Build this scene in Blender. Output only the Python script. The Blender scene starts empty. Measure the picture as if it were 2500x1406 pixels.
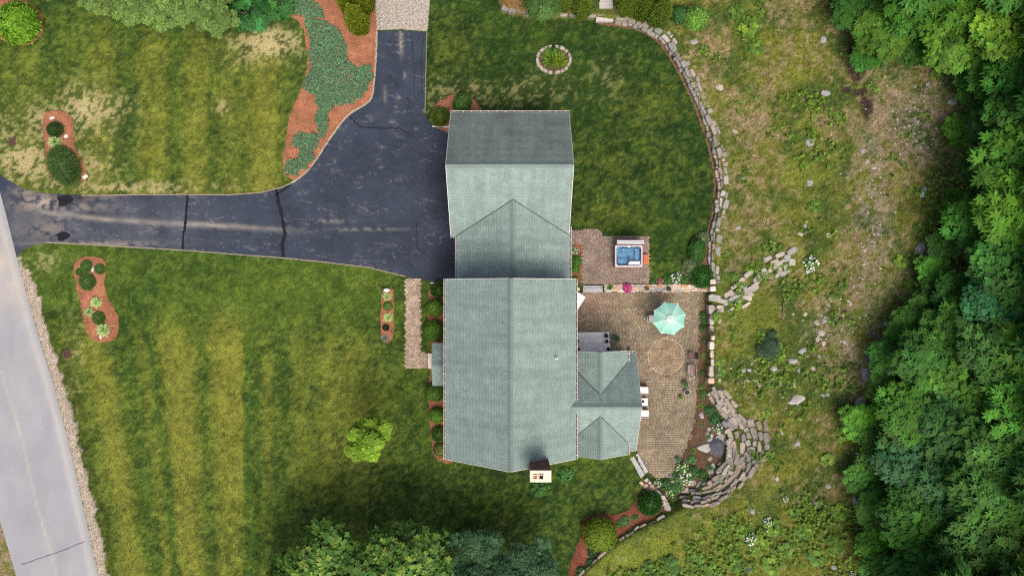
import bpy, bmesh, math, random
import numpy as np
from mathutils import Vector, Matrix
from mathutils.geometry import delaunay_2d_cdt

# ------------------------------------------------------------------ camera, sky, sun, exposure
scene = bpy.context.scene
CAM_H, FPX = 60.0, 1800.0            # drone height (m), focal length in photograph pixels (2500 wide)
cd = bpy.data.cameras.new('camera'); cam = bpy.data.objects.new('camera', cd)
scene.collection.objects.link(cam); scene.camera = cam
cam.location = (0, 0, CAM_H); cam.rotation_euler = (0, 0, 0)
cd.sensor_width = 36.0; cd.lens = 36.0 * FPX / 2500.0; cd.clip_end = 3000.0
SUN_EL = math.radians(58); SUN_H = Vector((0.36, -0.93))
world = bpy.data.worlds.new('World'); scene.world = world; world.use_nodes = True
wn = world.node_tree.nodes; wl = world.node_tree.links
sky = wn.new('ShaderNodeTexSky'); sky.sky_type = 'NISHITA'; sky.sun_disc = False
sky.sun_elevation = SUN_EL; sky.sun_rotation = math.atan2(SUN_H.x, SUN_H.y)
sky.dust_density = 8.0; sky.air_density = 0.7; sky.ozone_density = 0.6
wl.new(sky.outputs[0], wn['Background'].inputs[0]); wn['Background'].inputs[1].default_value = 0.15
sd = bpy.data.lights.new('sun', 'SUN'); sun = bpy.data.objects.new('sun', sd); scene.collection.objects.link(sun)
sd.energy = 0.85; sd.angle = math.radians(38); sd.color = (1.0, 0.93, 0.80)
hv = SUN_H.normalized() * math.cos(SUN_EL)
sun.rotation_euler = Vector((-hv.x, -hv.y, -math.sin(SUN_EL))).to_track_quat('-Z', 'Y').to_euler()
sun.location = (20, -34, 60)
scene.view_settings.view_transform = 'Standard'; scene.view_settings.look = 'None'
scene.view_settings.gamma = 1.0; scene.view_settings.use_curve_mapping = False
scene.view_settings.exposure = 0.88
scene.cycles.use_denoising = False
scene.cycles.max_bounces = 6; scene.cycles.diffuse_bounces = 3; scene.cycles.transmission_bounces = 4
scene.cycles.transparent_max_bounces = 8; scene.cycles.caustics_reflective = False; scene.cycles.caustics_refractive = False
scene.cycles.filter_width = 1.2
random.seed(7)
RNG = np.random.default_rng(11)
COL = scene.collection
pi = math.pi

# ------------------------------------------------------------------ mapping, noise, terrain
def W(px, py, z=0.0):                 # photograph pixel seen at height z -> metres
    s = (CAM_H - z) / FPX
    return ((px - 1250.0) * s, (703.0 - py) * s)
def WP(pts, z=0.0): return [W(x, y, z) for x, y in pts]
def rnd(a, b): return random.uniform(a, b)

_PT = [np.random.default_rng(900 + q).permutation(1024) for q in range(64)]
_PV = np.random.default_rng(77).random(1024)
def _hash(ix, iy, seed):
    p = _PT[seed % 64]; return _PV[p[(p[ix.astype(np.int64) & 1023] + iy.astype(np.int64)) & 1023]]
def vnoise(x, y, seed=0):
    ix = np.floor(x); iy = np.floor(y); fx = x - ix; fy = y - iy
    fx = fx * fx * (3 - 2 * fx); fy = fy * fy * (3 - 2 * fy)
    a = _hash(ix, iy, seed); b = _hash(ix + 1, iy, seed); c = _hash(ix, iy + 1, seed); d = _hash(ix + 1, iy + 1, seed)
    return (a * (1 - fx) + b * fx) * (1 - fy) + (c * (1 - fx) + d * fx) * fy
def fbm(x, y, scale, seed=0, octs=4):
    t = 0; amp = 1; tot = 0; s = 1.0 / scale
    for o in range(octs):
        t = t + amp * vnoise(x * s, y * s, seed + o * 17); tot += amp; amp *= 0.55; s *= 2.1
    return t / tot
def sstep(a, b, x):
    t = np.clip((x - a) / (b - a), 0, 1); return t * t * (3 - 2 * t)
def inpoly(x, y, poly):
    r = np.zeros(np.shape(x), bool); n = len(poly)
    for i in range(n):
        x0, y0 = poly[i]; x1, y1 = poly[(i + 1) % n]
        if y0 == y1: continue
        c = (y0 > y) != (y1 > y)
        r ^= c & (x < (x1 - x0) * (y - y0) / (y1 - y0) + x0)
    return r
def pdist(x, y, line, closed=False):
    d = np.full(np.shape(x), 1e9); n = len(line)
    for i in range(n if closed else n - 1):
        ax, ay = line[i]; bx, by = line[(i + 1) % n]
        vx, vy = bx - ax, by - ay; L = vx * vx + vy * vy + 1e-12
        t = np.clip(((x - ax) * vx + (y - ay) * vy) / L, 0, 1)
        d = np.minimum(d, np.hypot(x - ax - t * vx, y - ay - t * vy))
    return d

EDGE_PX = [(1150,-420),(1232,-70),(1216,0),(1228,30),(1290,46),(1375,46),(1460,52),(1540,62),(1590,82),(1625,112),(1655,160),
           (1683,215),(1708,270),(1728,330),(1744,390),(1752,450),(1747,510),(1735,560),(1728,610),(1730,690),(1730,760),(1732,860),
           (1730,930),(1745,985),(1775,1060),(1778,1110),(1745,1165),(1690,1205),(1640,1240),(1600,1262),(1555,1280),(1510,1310),
           (1460,1350),(1400,1406),(1330,1480),(1200,1750)]
EDGE = WP(EDGE_PX)
PLATEAU = EDGE + WP([(9000,1750),(9000,-420)])
LOW = WP([(1380,703),(1730,703),(1730,930),(1745,985),(1775,1060),(1778,1110),(1745,1165),(1690,1205),(1645,1238),(1600,1192),(1572,1150),(1548,1100),(1380,1090)])
FANC = W(1700, 1095)
def height(x, y):
    x = np.asarray(x, float); y = np.asarray(y, float)
    d = pdist(x, y, EDGE); ins = inpoly(x, y, PLATEAU); d = np.where(ins, d, -d)
    fan = np.exp(-(((x - FANC[0] - 2.5) / 4.2) ** 2 + ((y - FANC[1] + .3) / 4.2) ** 2) ** 2)
    w = 0.35 + 3.2 * fan
    z = 0.6 * sstep(0, 1, d / w) + 0.045 * np.clip(d - 2.0, 0, 45)
    z = z + np.where(d > 1.0, (fbm(x, y, 3.0, 5) - 0.5) * 0.22 * sstep(1.0, 3.0, d), 0)
    lo = inpoly(x, y, LOW); dl = pdist(x, y, LOW, True)
    z = z - 0.42 * np.where(lo, sstep(0, .3, dl + .12), 0) * (1 - sstep(0, 1, np.clip(d, 0, 9) / w))
    return z
def h1(x, y): return float(height(np.array([x]), np.array([y]))[0])
def G(px, py):                        # pixel -> point on the terrain
    z = 0.0
    for _ in range(4):
        x, y = W(px, py, z); z = h1(x, y)
    return (x, y, z)

# ------------------------------------------------------------------ object helpers
def tag(o, label=None, cat=None, group=None, kind=None):
    if label: o['label'] = label
    if cat: o['category'] = cat
    if group: o['group'] = group
    if kind: o['kind'] = kind
    return o
def empty(name, loc=(0,0,0), rz=0.0, label=None, cat=None, group=None):
    o = bpy.data.objects.new(name, None); COL.objects.link(o); o.empty_display_size = 0.2
    o.location = loc; o.rotation_euler = (0, 0, rz); return tag(o, label, cat, group)
def mesh_np(name, V, F, col=None, smooth=False, uv=None):
    V = np.asarray(V, np.float32); F = np.asarray(F, np.int32); k = F.shape[1]
    me = bpy.data.meshes.new(name); me.vertices.add(len(V)); me.vertices.foreach_set('co', V.ravel())
    me.loops.add(F.size); me.loops.foreach_set('vertex_index', F.ravel())
    me.polygons.add(len(F)); me.polygons.foreach_set('loop_start', np.arange(0, F.size, k, dtype=np.int32))
    me.polygons.foreach_set('loop_total', np.full(len(F), k, np.int32))
    if smooth: me.polygons.foreach_set('use_smooth', np.ones(len(F), bool))
    me.update(calc_edges=True)
    if col is not None: setcol(me, col)
    return me
def setcol(me, col):
    col = np.asarray(col, np.float32)
    if col.shape[1] == 3: col = np.hstack([col, np.ones((len(col), 1), np.float32)])
    a = me.attributes.new('Col', 'FLOAT_COLOR', 'POINT'); a.data.foreach_set('color', np.ascontiguousarray(col).ravel())
def link(name, me, mat, parent=None, loc=None, rz=None):
    o = bpy.data.objects.new(name, me); COL.objects.link(o)
    if mat is not None and len(me.materials) == 0: me.materials.append(mat)
    if parent is not None: o.parent = parent
    if loc is not None: o.location = loc
    if rz is not None: o.rotation_euler = (0, 0, rz)
    return o
class MB:                             # collects small shapes into one mesh
    def __init__(s): s.v = []; s.f = []; s.c = []
    def add(s, V, F, c=None):
        n = len(s.v); s.v += [tuple(p) for p in V]; s.f += [tuple(i + n for i in f) for f in F]
        s.c += [c or (1, 1, 1)] * len(V)
    def box(s, x0, x1, y0, y1, z0, z1, c=None, bev=0.0):
        b = min(bev, (x1-x0)*.45, (y1-y0)*.45)
        if b <= 0:
            s.add([(x0,y0,z0),(x1,y0,z0),(x1,y1,z0),(x0,y1,z0),(x0,y0,z1),(x1,y0,z1),(x1,y1,z1),(x0,y1,z1)],
                  [(3,2,1,0),(4,5,6,7),(0,1,5,4),(1,2,6,5),(2,3,7,6),(3,0,4,7)], c)
        else:
            q = lambda i, z: [(x0+i,y0+i,z),(x1-i,y0+i,z),(x1-i,y1-i,z),(x0+i,y1-i,z)]
            V = q(0, z0) + q(0, z1-b) + q(b, z1)
            F = [(3,2,1,0),(8,9,10,11)]
            for k in (0, 4): F += [(k+i, k+(i+1)%4, k+4+(i+1)%4, k+4+i) for i in range(4)]
            s.add(V, F, c)
    def prism(s, poly, z0, z1, inset=0.0, ztop=None, c=None):
        n = len(poly); cx = sum(p[0] for p in poly)/n; cy = sum(p[1] for p in poly)/n
        ins = lambda p, k: (cx+(p[0]-cx)*k, cy+(p[1]-cy)*k)
        V = [(x, y, z0) for x, y in poly]
        h = z1 - z0
        if inset > 0:
            V += [(x, y, z1 - min(.35*h, inset*.8)) for x, y in poly]
            for i, p in enumerate(poly):
                dd = math.hypot(p[0]-cx, p[1]-cy) or 1; q = ins(p, max(.3, 1-inset/dd)); V.append((q[0], q[1], z1 + (ztop[i] if ztop else 0)))
            F = [tuple(range(n-1,-1,-1)), tuple(range(2*n, 3*n))]
            for k in (0, n): F += [(k+i, k+(i+1)%n, k+n+(i+1)%n, k+n+i) for i in range(n)]
        else:
            V += [(x, y, z1 + (ztop[i] if ztop else 0)) for i, (x, y) in enumerate(poly)]
            F = [tuple(range(n-1,-1,-1)), tuple(range(n, 2*n))] + [(i, (i+1)%n, n+(i+1)%n, n+i) for i in range(n)]
        s.add(V, F, c)
    def lathe(s, prof, n=16, cx=0, cy=0, c=None, cap=True):
        V = []; F = []
        for r, z in prof: V += [(cx+r*math.cos(2*pi*i/n), cy+r*math.sin(2*pi*i/n), z) for i in range(n)]
        for k in range(len(prof)-1): F += [(k*n+i, k*n+(i+1)%n, (k+1)*n+(i+1)%n, (k+1)*n+i) for i in range(n)]
        if cap: F += [tuple(range(n-1,-1,-1)), tuple((len(prof)-1)*n+i for i in range(n))]
        s.add(V, F, c)
    def beam(s, p, q, w, h, c=None, up=(0,0,1)):
        p = Vector(p); q = Vector(q); d = (q-p).normalized(); u = Vector(up)
        a = d.cross(u)
        if a.length < 1e-4: a = d.cross(Vector((1,0,0)))
        a.normalize(); b = a.cross(d).normalized()
        V = [e + a*sx*w/2 + b*sz*h/2 for e in (p, q) for sx, sz in ((-1,-1),(1,-1),(1,1),(-1,1))]
        s.add(V, [(3,2,1,0),(4,5,6,7)] + [(i,(i+1)%4,4+(i+1)%4,4+i) for i in range(4)], c)
    def tube(s, pts, rads, n=6, c=None):
        V = []; F = []
        for k, p in enumerate(pts):
            p = Vector(p); d = Vector(pts[min(k+1,len(pts)-1)]) - Vector(pts[max(k-1,0)]); d.normalize()
            a = d.cross(Vector((0.3,0.9,0.2))).normalized(); b = d.cross(a)
            V += [p + (a*math.cos(2*pi*i/n)+b*math.sin(2*pi*i/n))*rads[k] for i in range(n)]
        for k in range(len(pts)-1): F += [(k*n+i,k*n+(i+1)%n,(k+1)*n+(i+1)%n,(k+1)*n+i) for i in range(n)]
        F += [tuple(range(n-1,-1,-1)), tuple((len(pts)-1)*n+i for i in range(n))]
        s.add(V, F, c)
    def mesh(s, name, smooth=False):
        me = bpy.data.meshes.new(name); me.from_pydata(s.v, [], s.f); me.update(); setcol(me, np.array(s.c))
        bm = bmesh.new(); bm.from_mesh(me); bmesh.ops.recalc_face_normals(bm, faces=bm.faces); bm.to_mesh(me); bm.free()
        if smooth: me.shade_smooth()
        return me
    def obj(s, name, mat, parent=None, loc=None, rz=None, smooth=False):
        return link(name, s.mesh(name, smooth), mat, parent, loc, rz)

# ------------------------------------------------------------------ materials
def mat_new(name):
    m = bpy.data.materials.new(name); m.use_nodes = True
    nt = m.node_tree; return m, nt, nt.nodes['Principled BSDF']
def nd(nt, t, **kw):
    n = nt.nodes.new(t)
    for k, v in kw.items():
        if k.startswith('i_'): n.inputs[k[2:].replace('_', ' ')].default_value = v
        else: setattr(n, k, v)
    return n
def mixc(nt, fac, a, b, mode='MIX'):
    n = nt.nodes.new('ShaderNodeMix'); n.data_type = 'RGBA'; n.blend_type = mode
    for s, v in ((0, fac), (6, a), (7, b)):
        if hasattr(v, 'is_linked'): nt.links.new(v, n.inputs[s])
        else: n.inputs[s].default_value = v if s == 0 else (tuple(v) + (1,))[:4]
    return n.outputs[2]
def grained(name, base=None, amount=0.35, scale=14.0, big=0.0, bigscale=0.8, rough=0.85, bump=0.25, bscale=None, spec=0.25, detail=6, obj=False, bdist=0.03):
    """colour (own, or the mesh's Col attribute) broken up by fine and broad noise, with fine relief"""
    m, nt, b = mat_new(name); L = nt.links
    if base is None:
        a = nd(nt, 'ShaderNodeAttribute', attribute_name='Col'); c = a.outputs['Color']
    else:
        r = nd(nt, 'ShaderNodeRGB'); r.outputs[0].default_value = tuple(base) + (1,); c = r.outputs[0]
    if obj: co = nd(nt, 'ShaderNodeTexCoord').outputs['Object']
    else: co = nd(nt, 'ShaderNodeNewGeometry').outputs['Position']
    n1 = nd(nt, 'ShaderNodeTexNoise'); n1.inputs['Scale'].default_value = scale; n1.inputs['Detail'].default_value = detail; n1.inputs['Roughness'].default_value = .7
    L.new(co, n1.inputs['Vector'])
    mr = nd(nt, 'ShaderNodeMapRange'); L.new(n1.outputs['Fac'], mr.inputs['Value'])
    for k, v in (('From Min', .25), ('From Max', .75), ('To Min', 1-amount), ('To Max', 1+amount)): mr.inputs[k].default_value = v
    c = mixc(nt, 1.0, c, mr.outputs[0], 'MULTIPLY')
    if big:
        n2 = nd(nt, 'ShaderNodeTexNoise'); n2.inputs['Scale'].default_value = bigscale; n2.inputs['Detail'].default_value = 4
        L.new(co, n2.inputs['Vector'])
        m2 = nd(nt, 'ShaderNodeMapRange'); L.new(n2.outputs['Fac'], m2.inputs['Value'])
        for k, v in (('From Min', .3), ('From Max', .7), ('To Min', 1-big), ('To Max', 1+big)): m2.inputs[k].default_value = v
        c = mixc(nt, 1.0, c, m2.outputs[0], 'MULTIPLY')
    L.new(c, b.inputs['Base Color']); b.inputs['Roughness'].default_value = rough; b.inputs['Specular IOR Level'].default_value = spec
    if bump:
        bp = nd(nt, 'ShaderNodeBump'); bp.inputs['Strength'].default_value = bump; bp.inputs['Distance'].default_value = bdist
        if bscale:
            n3 = nd(nt, 'ShaderNodeTexNoise'); n3.inputs['Scale'].default_value = bscale; n3.inputs['Detail'].default_value = 5; L.new(co, n3.inputs['Vector'])
            L.new(n3.outputs['Fac'], bp.inputs['Height'])
        else: L.new(n1.outputs['Fac'], bp.inputs['Height'])
        L.new(bp.outputs[0], b.inputs['Normal'])
    return m
def leafmat(name, trans=0.28, rough=.55):
    m, nt, b = mat_new(name); L = nt.links
    a = nd(nt, 'ShaderNodeAttribute', attribute_name='Col'); oi = nd(nt, 'ShaderNodeObjectInfo')
    mr = nd(nt, 'ShaderNodeMapRange'); L.new(oi.outputs['Random'], mr.inputs['Value']); mr.inputs['To Min'].default_value = .88; mr.inputs['To Max'].default_value = 1.14
    c = mixc(nt, 1.0, a.outputs['Color'], mr.outputs[0], 'MULTIPLY')
    L.new(c, b.inputs['Base Color']); b.inputs['Roughness'].default_value = rough; b.inputs['Specular IOR Level'].default_value = .12
    t = nd(nt, 'ShaderNodeBsdfTranslucent'); L.new(c, t.inputs['Color'])
    mx = nd(nt, 'ShaderNodeMixShader'); mx.inputs[0].default_value = trans
    L.new(b.outputs[0], mx.inputs[1]); L.new(t.outputs[0], mx.inputs[2]); L.new(mx.outputs[0], nt.nodes['Material Output'].inputs['Surface'])
    return m
def shingles(name, base, dark=0.0, uvrow=0.14):
    m, nt, b = mat_new(name); L = nt.links
    uv = nd(nt, 'ShaderNodeUVMap', uv_map='UVMap')
    br = nd(nt, 'ShaderNodeTexBrick'); L.new(uv.outputs[0], br.inputs['Vector'])
    br.inputs['Color1'].default_value = tuple(x*.93 for x in base)+(1,); br.inputs['Color2'].default_value = tuple(x*1.07 for x in base)+(1,)
    br.inputs['Mortar'].default_value = tuple(x*.66 for x in base)+(1,); br.inputs['Scale'].default_value = 1.0
    br.inputs['Mortar Size'].default_value = .016; br.inputs['Mortar Smooth'].default_value = .3; br.inputs['Brick Width'].default_value = .30; br.inputs['Row Height'].default_value = uvrow
    br.inputs['Bias'].default_value = 0.0; br.offset = .5
    c = br.outputs['Color']
    pos = nd(nt, 'ShaderNodeNewGeometry').outputs['Position']
    for sc, lo, hi, det in ((26, .84, 1.16, 5), (1.1, .88, 1.12, 4), (4.0, .94, 1.06, 3)):
        n = nd(nt, 'ShaderNodeTexNoise'); n.inputs['Scale'].default_value = sc; n.inputs['Detail'].default_value = det; L.new(pos, n.inputs['Vector'])
        mr = nd(nt, 'ShaderNodeMapRange'); L.new(n.outputs['Fac'], mr.inputs['Value'])
        for k, v in (('From Min', .28), ('From Max', .72), ('To Min', lo), ('To Max', hi)): mr.inputs[k].default_value = v
        c = mixc(nt, 1.0, c, mr.outputs[0], 'MULTIPLY')
    mp = nd(nt, 'ShaderNodeMapping'); mp.inputs['Scale'].default_value = (2.2, .16, 1); L.new(uv.outputs[0], mp.inputs['Vector'])
    n = nd(nt, 'ShaderNodeTexNoise'); n.inputs['Scale'].default_value = 1.0; n.inputs['Detail'].default_value = 5; L.new(mp.outputs[0], n.inputs['Vector'])   # run-off streaks down the slope
    mr = nd(nt, 'ShaderNodeMapRange'); L.new(n.outputs['Fac'], mr.inputs['Value'])
    for k, v in (('From Min', .3), ('From Max', .7), ('To Min', .87), ('To Max', 1.10)): mr.inputs[k].default_value = v
    c = mixc(nt, 1.0, c, mr.outputs[0], 'MULTIPLY')
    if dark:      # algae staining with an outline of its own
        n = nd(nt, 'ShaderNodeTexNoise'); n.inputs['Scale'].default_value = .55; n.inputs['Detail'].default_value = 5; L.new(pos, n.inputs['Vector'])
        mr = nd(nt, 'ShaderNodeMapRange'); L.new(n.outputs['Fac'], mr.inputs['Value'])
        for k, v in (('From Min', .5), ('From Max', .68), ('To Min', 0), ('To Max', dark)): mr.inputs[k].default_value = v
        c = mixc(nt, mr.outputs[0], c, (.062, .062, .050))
    L.new(c, b.inputs['Base Color']); b.inputs['Roughness'].default_value = .92; b.inputs['Specular IOR Level'].default_value = .15
    bp = nd(nt, 'ShaderNodeBump'); bp.inputs['Strength'].default_value = .3; bp.inputs['Distance'].default_value = .02
    L.new(br.outputs['Fac'], bp.inputs['Height']); bp.invert = True; L.new(bp.outputs[0], b.inputs['Normal'])
    return m
M = {}
M['ground'] = grained('ground_soil_grass', None, .55, 9.0, .12, .5, .95, .6, 22.0, .1, 8)
M['asphalt'] = grained('sealed_asphalt', None, .22, 6.0, .08, .5, .7, .3, 40.0, .16, 8)
M['road'] = grained('weathered_road', None, .10, 30.0, .05, .4, .9, .15, 60.0, .2)
M['gravel'] = grained('gravel', None, .5, 16.0, .1, 1.0, .95, .8, 20.0, .1, 7)
M['mulch'] = grained('bark_mulch', None, .38, 20.0, .1, 1.2, .95, .8, 26.0, .1, 7)
M['stone'] = grained('field_stone', None, .30, 9.0, .12, 2.5, .9, .5, 14.0, .2)
M['paver'] = grained('paver', None, .22, 24.0, .16, 1.1, .9, .35, 40.0, .2)
M['slab'] = grained('bluestone_slab', (.27,.275,.285), .14, 12.0, .08, 2.0, .8, .2, 30.0, .25)
M['slab_brightened'] = grained('brightened_slab', (.62,.61,.60), .12, 12.0, .08, 2.0, .8, .2, 30.0, .25)  # entry treads: slab colour paled, light put in to offset the house shade
M['joint'] = grained('joint_sand', (.12,.095,.070), .3, 20.0, .2, 1.0, .95, .3)
M['roof'] = shingles('green_shingles', (.160,.214,.198))
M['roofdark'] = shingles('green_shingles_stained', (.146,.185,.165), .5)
M['ridge'] = grained('ridge_shingles', (.118,.158,.148), .3, 26.0, .1, 1.1, .92, .2)
M['valley'] = grained('valley_flashing', (.035,.05,.05), .2, 20.0, 0, 1, .7, .1)
M['siding'] = grained('painted_siding', (.52,.50,.44), .05, 6.0, .04, 1, .7, .1)
M['trim'] = grained('white_trim', (.46,.46,.45), .06, 8.0, .04, 1, .5, .05)
M['gutter'] = grained('gutter_paint', (.36,.35,.34), .1, 8.0, .04, 1, .5, .05)
M['foundation'] = grained('concrete', (.32,.31,.29), .15, 10.0, .08, 1, .9, .2)
M['glass'], _nt, _b = mat_new('window_glass'); _b.inputs['Base Color'].default_value = (.03,.04,.05,1); _b.inputs['Roughness'].default_value = .08
M['door'] = grained('painted_door', (.30,.05,.04), .05, 8, 0, 1, .5, .05)
M['brick'] = grained('chimney_brick', None, .3, 18.0, .12, 2, .9, .4, 30)
M['mortar'] = grained('mortar', (.30,.27,.24), .2, 20, 0, 1, .95, .2)
M['cap'] = grained('chimney_cap', (.52,.46,.36), .12, 9.0, .10, 2.2, .9, .2)
M['clay'] = grained('terracotta', (.30,.10,.05), .2, 14, .1, 2, .8, .15)
M['rust'] = grained('rusty_iron', (.085,.045,.035), .3, 20, .1, 3, .85, .2)
M['near_black'] = grained('near_black', (.02,.012,.01), .2, 14, 0, 1, .95, .1)  # near-black for the flat sheets in the flue and drain grates
M['leaf'] = leafmat('foliage')
M['needle'] = leafmat('needles', .12, .7)
M['grass'] = leafmat('grass_blades', .2, .75)
M['bark'] = grained('bark', (.09,.07,.055), .4, 9, .2, 2, .95, .6, 12)
M['vcol'] = grained('painted', None, .06, 12, .04, 1.5, .6, .05)
M['wood'] = grained('stained_wood', (.24,.13,.075), .25, 10, .1, 2, .7, .2)
M['metal_dark'] = grained('dark_metal', (.03,.03,.032), .2, 20, 0, 1, .45, .05, None, .5)
M['canopy'] = grained('canopy_cloth', None, .06, 10, .06, 1.5, .85, .12, 60)
M['shell'] = grained('tub_acrylic', None, .05, 10, 0, 1, .25, 0, None, .5)
m, nt, b = mat_new('tub_water'); M['water'] = m
b.inputs['Base Color'].default_value = (.9,.95,1,1); b.inputs['Roughness'].default_value = .04
_t = nd(nt, 'ShaderNodeBsdfTransparent'); _t.inputs[0].default_value = (.74,.88,.95,1); _mx = nd(nt, 'ShaderNodeMixShader'); _f = nd(nt, 'ShaderNodeFresnel'); _f.inputs[0].default_value = 1.33
_g = nd(nt, 'ShaderNodeBsdfGlossy'); _g.inputs['Roughness'].default_value = .05
_n = nd(nt, 'ShaderNodeTexNoise'); _n.inputs['Scale'].default_value = 6; _bp = nd(nt, 'ShaderNodeBump'); _bp.inputs['Strength'].default_value = .06
nt.links.new(_n.outputs['Fac'], _bp.inputs['Height']); nt.links.new(_bp.outputs[0], _g.inputs['Normal']); nt.links.new(_bp.outputs[0], _f.inputs['Normal'])
nt.links.new(_f.outputs[0], _mx.inputs[0]); nt.links.new(_t.outputs[0], _mx.inputs[1]); nt.links.new(_g.outputs[0], _mx.inputs[2]); nt.links.new(_mx.outputs[0], nt.nodes['Material Output'].inputs['Surface'])
# ------------------------------------------------------------------ ground colour (what grows where)
DRIVE_PX = [(0,427),(20,440),(60,462),(110,472),(200,476),(320,474),(450,473),(560,474),(640,468),(690,455),(740,430),(775,385),(800,345),
            (825,310),(850,278),(880,262),(905,247),(912,225),(917,160),(921,77),(980,75),(1041,80),(1040,130),(1038,200),(1037,275),(1046,298),
            (1062,309),(1130,312),(1200,312),(1200,690),(1118,684),(1050,686),(1025,683),(960,668),(900,655),(800,643),(694,632),(560,622),(450,613),(330,606),
            (200,598),(110,594),(78,600),(55,612),(42,630),(20,560),(-6,470),(-12,420)]
GRAVEL_PX = [(919,74),(980,72),(1043,77),(1047,30),(1052,-40),(1060,-160),(905,-160),(916,-20),(918,30)]
ROAD_PX = [(-60,240),(0,468),(14,520),(40,625),(60,700),(84,785),(106,860),(130,935),(160,1050),(186,1160),(214,1285),(240,1406),(275,1560),(95,1560),(40,1406),(0,1270),(-120,840),(-260,340)]
SHOULDER = [(40,625),(60,700),(84,785),(106,860),(130,935),(160,1050),(186,1160),(214,1285),(240,1406),(275,1560)]
WOOD_PX = [(2060,-300),(2075,30),(2130,130),(2230,110),(2340,170),(2360,320),(2310,480),(2280,640),(2210,820),(2150,970),(2130,1120),(2100,1260),(2110,1420),(2110,1700),(6000,1700),(6000,-300)]
def blobs(x, y, L):
    t = np.zeros_like(x)
    for cx, cy, rx, ry, w in L: t = np.maximum(t, w * np.exp(-(((x-cx)/rx)**2 + ((y-cy)/ry)**2)))
    return t
A3 = lambda c: np.array(c)[None, :]
def mix3(a, b, t): return a + (b - a) * np.clip(t, 0, 1)[:, None]
SW_U = [(100,.1),(150,.2),(185,.3),(212,.5),(235,.95),(258,.8),(280,.3),(305,.04),(330,.15),(347,.5),(360,.4),(372,.04),(385,.2),(400,.8),(440,.9),(468,.6),(485,.18),(500,.2),(515,.6),(545,.95),(592,.85),(598,.02),(632,.06),(645,.55),(660,.5),(668,.12),(700,.10),(725,.5),(760,.3),(800,.6),(830,.45),(860,.6),(900,.4),(960,.12),(1040,.08),(1200,.06)]
NW_U = [(-200,.2),(0,.2),(60,.4),(120,.15),(190,.2),(240,.65),(262,.6),(285,.25),(322,.08),(347,.55),(395,.65),(415,.2),(440,.22),(465,.7),(500,.65),(515,.22),(540,.35),(560,.55),(600,.35),(630,.85),(670,.7),(690,.3),(730,.1),(900,.1)]
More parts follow.
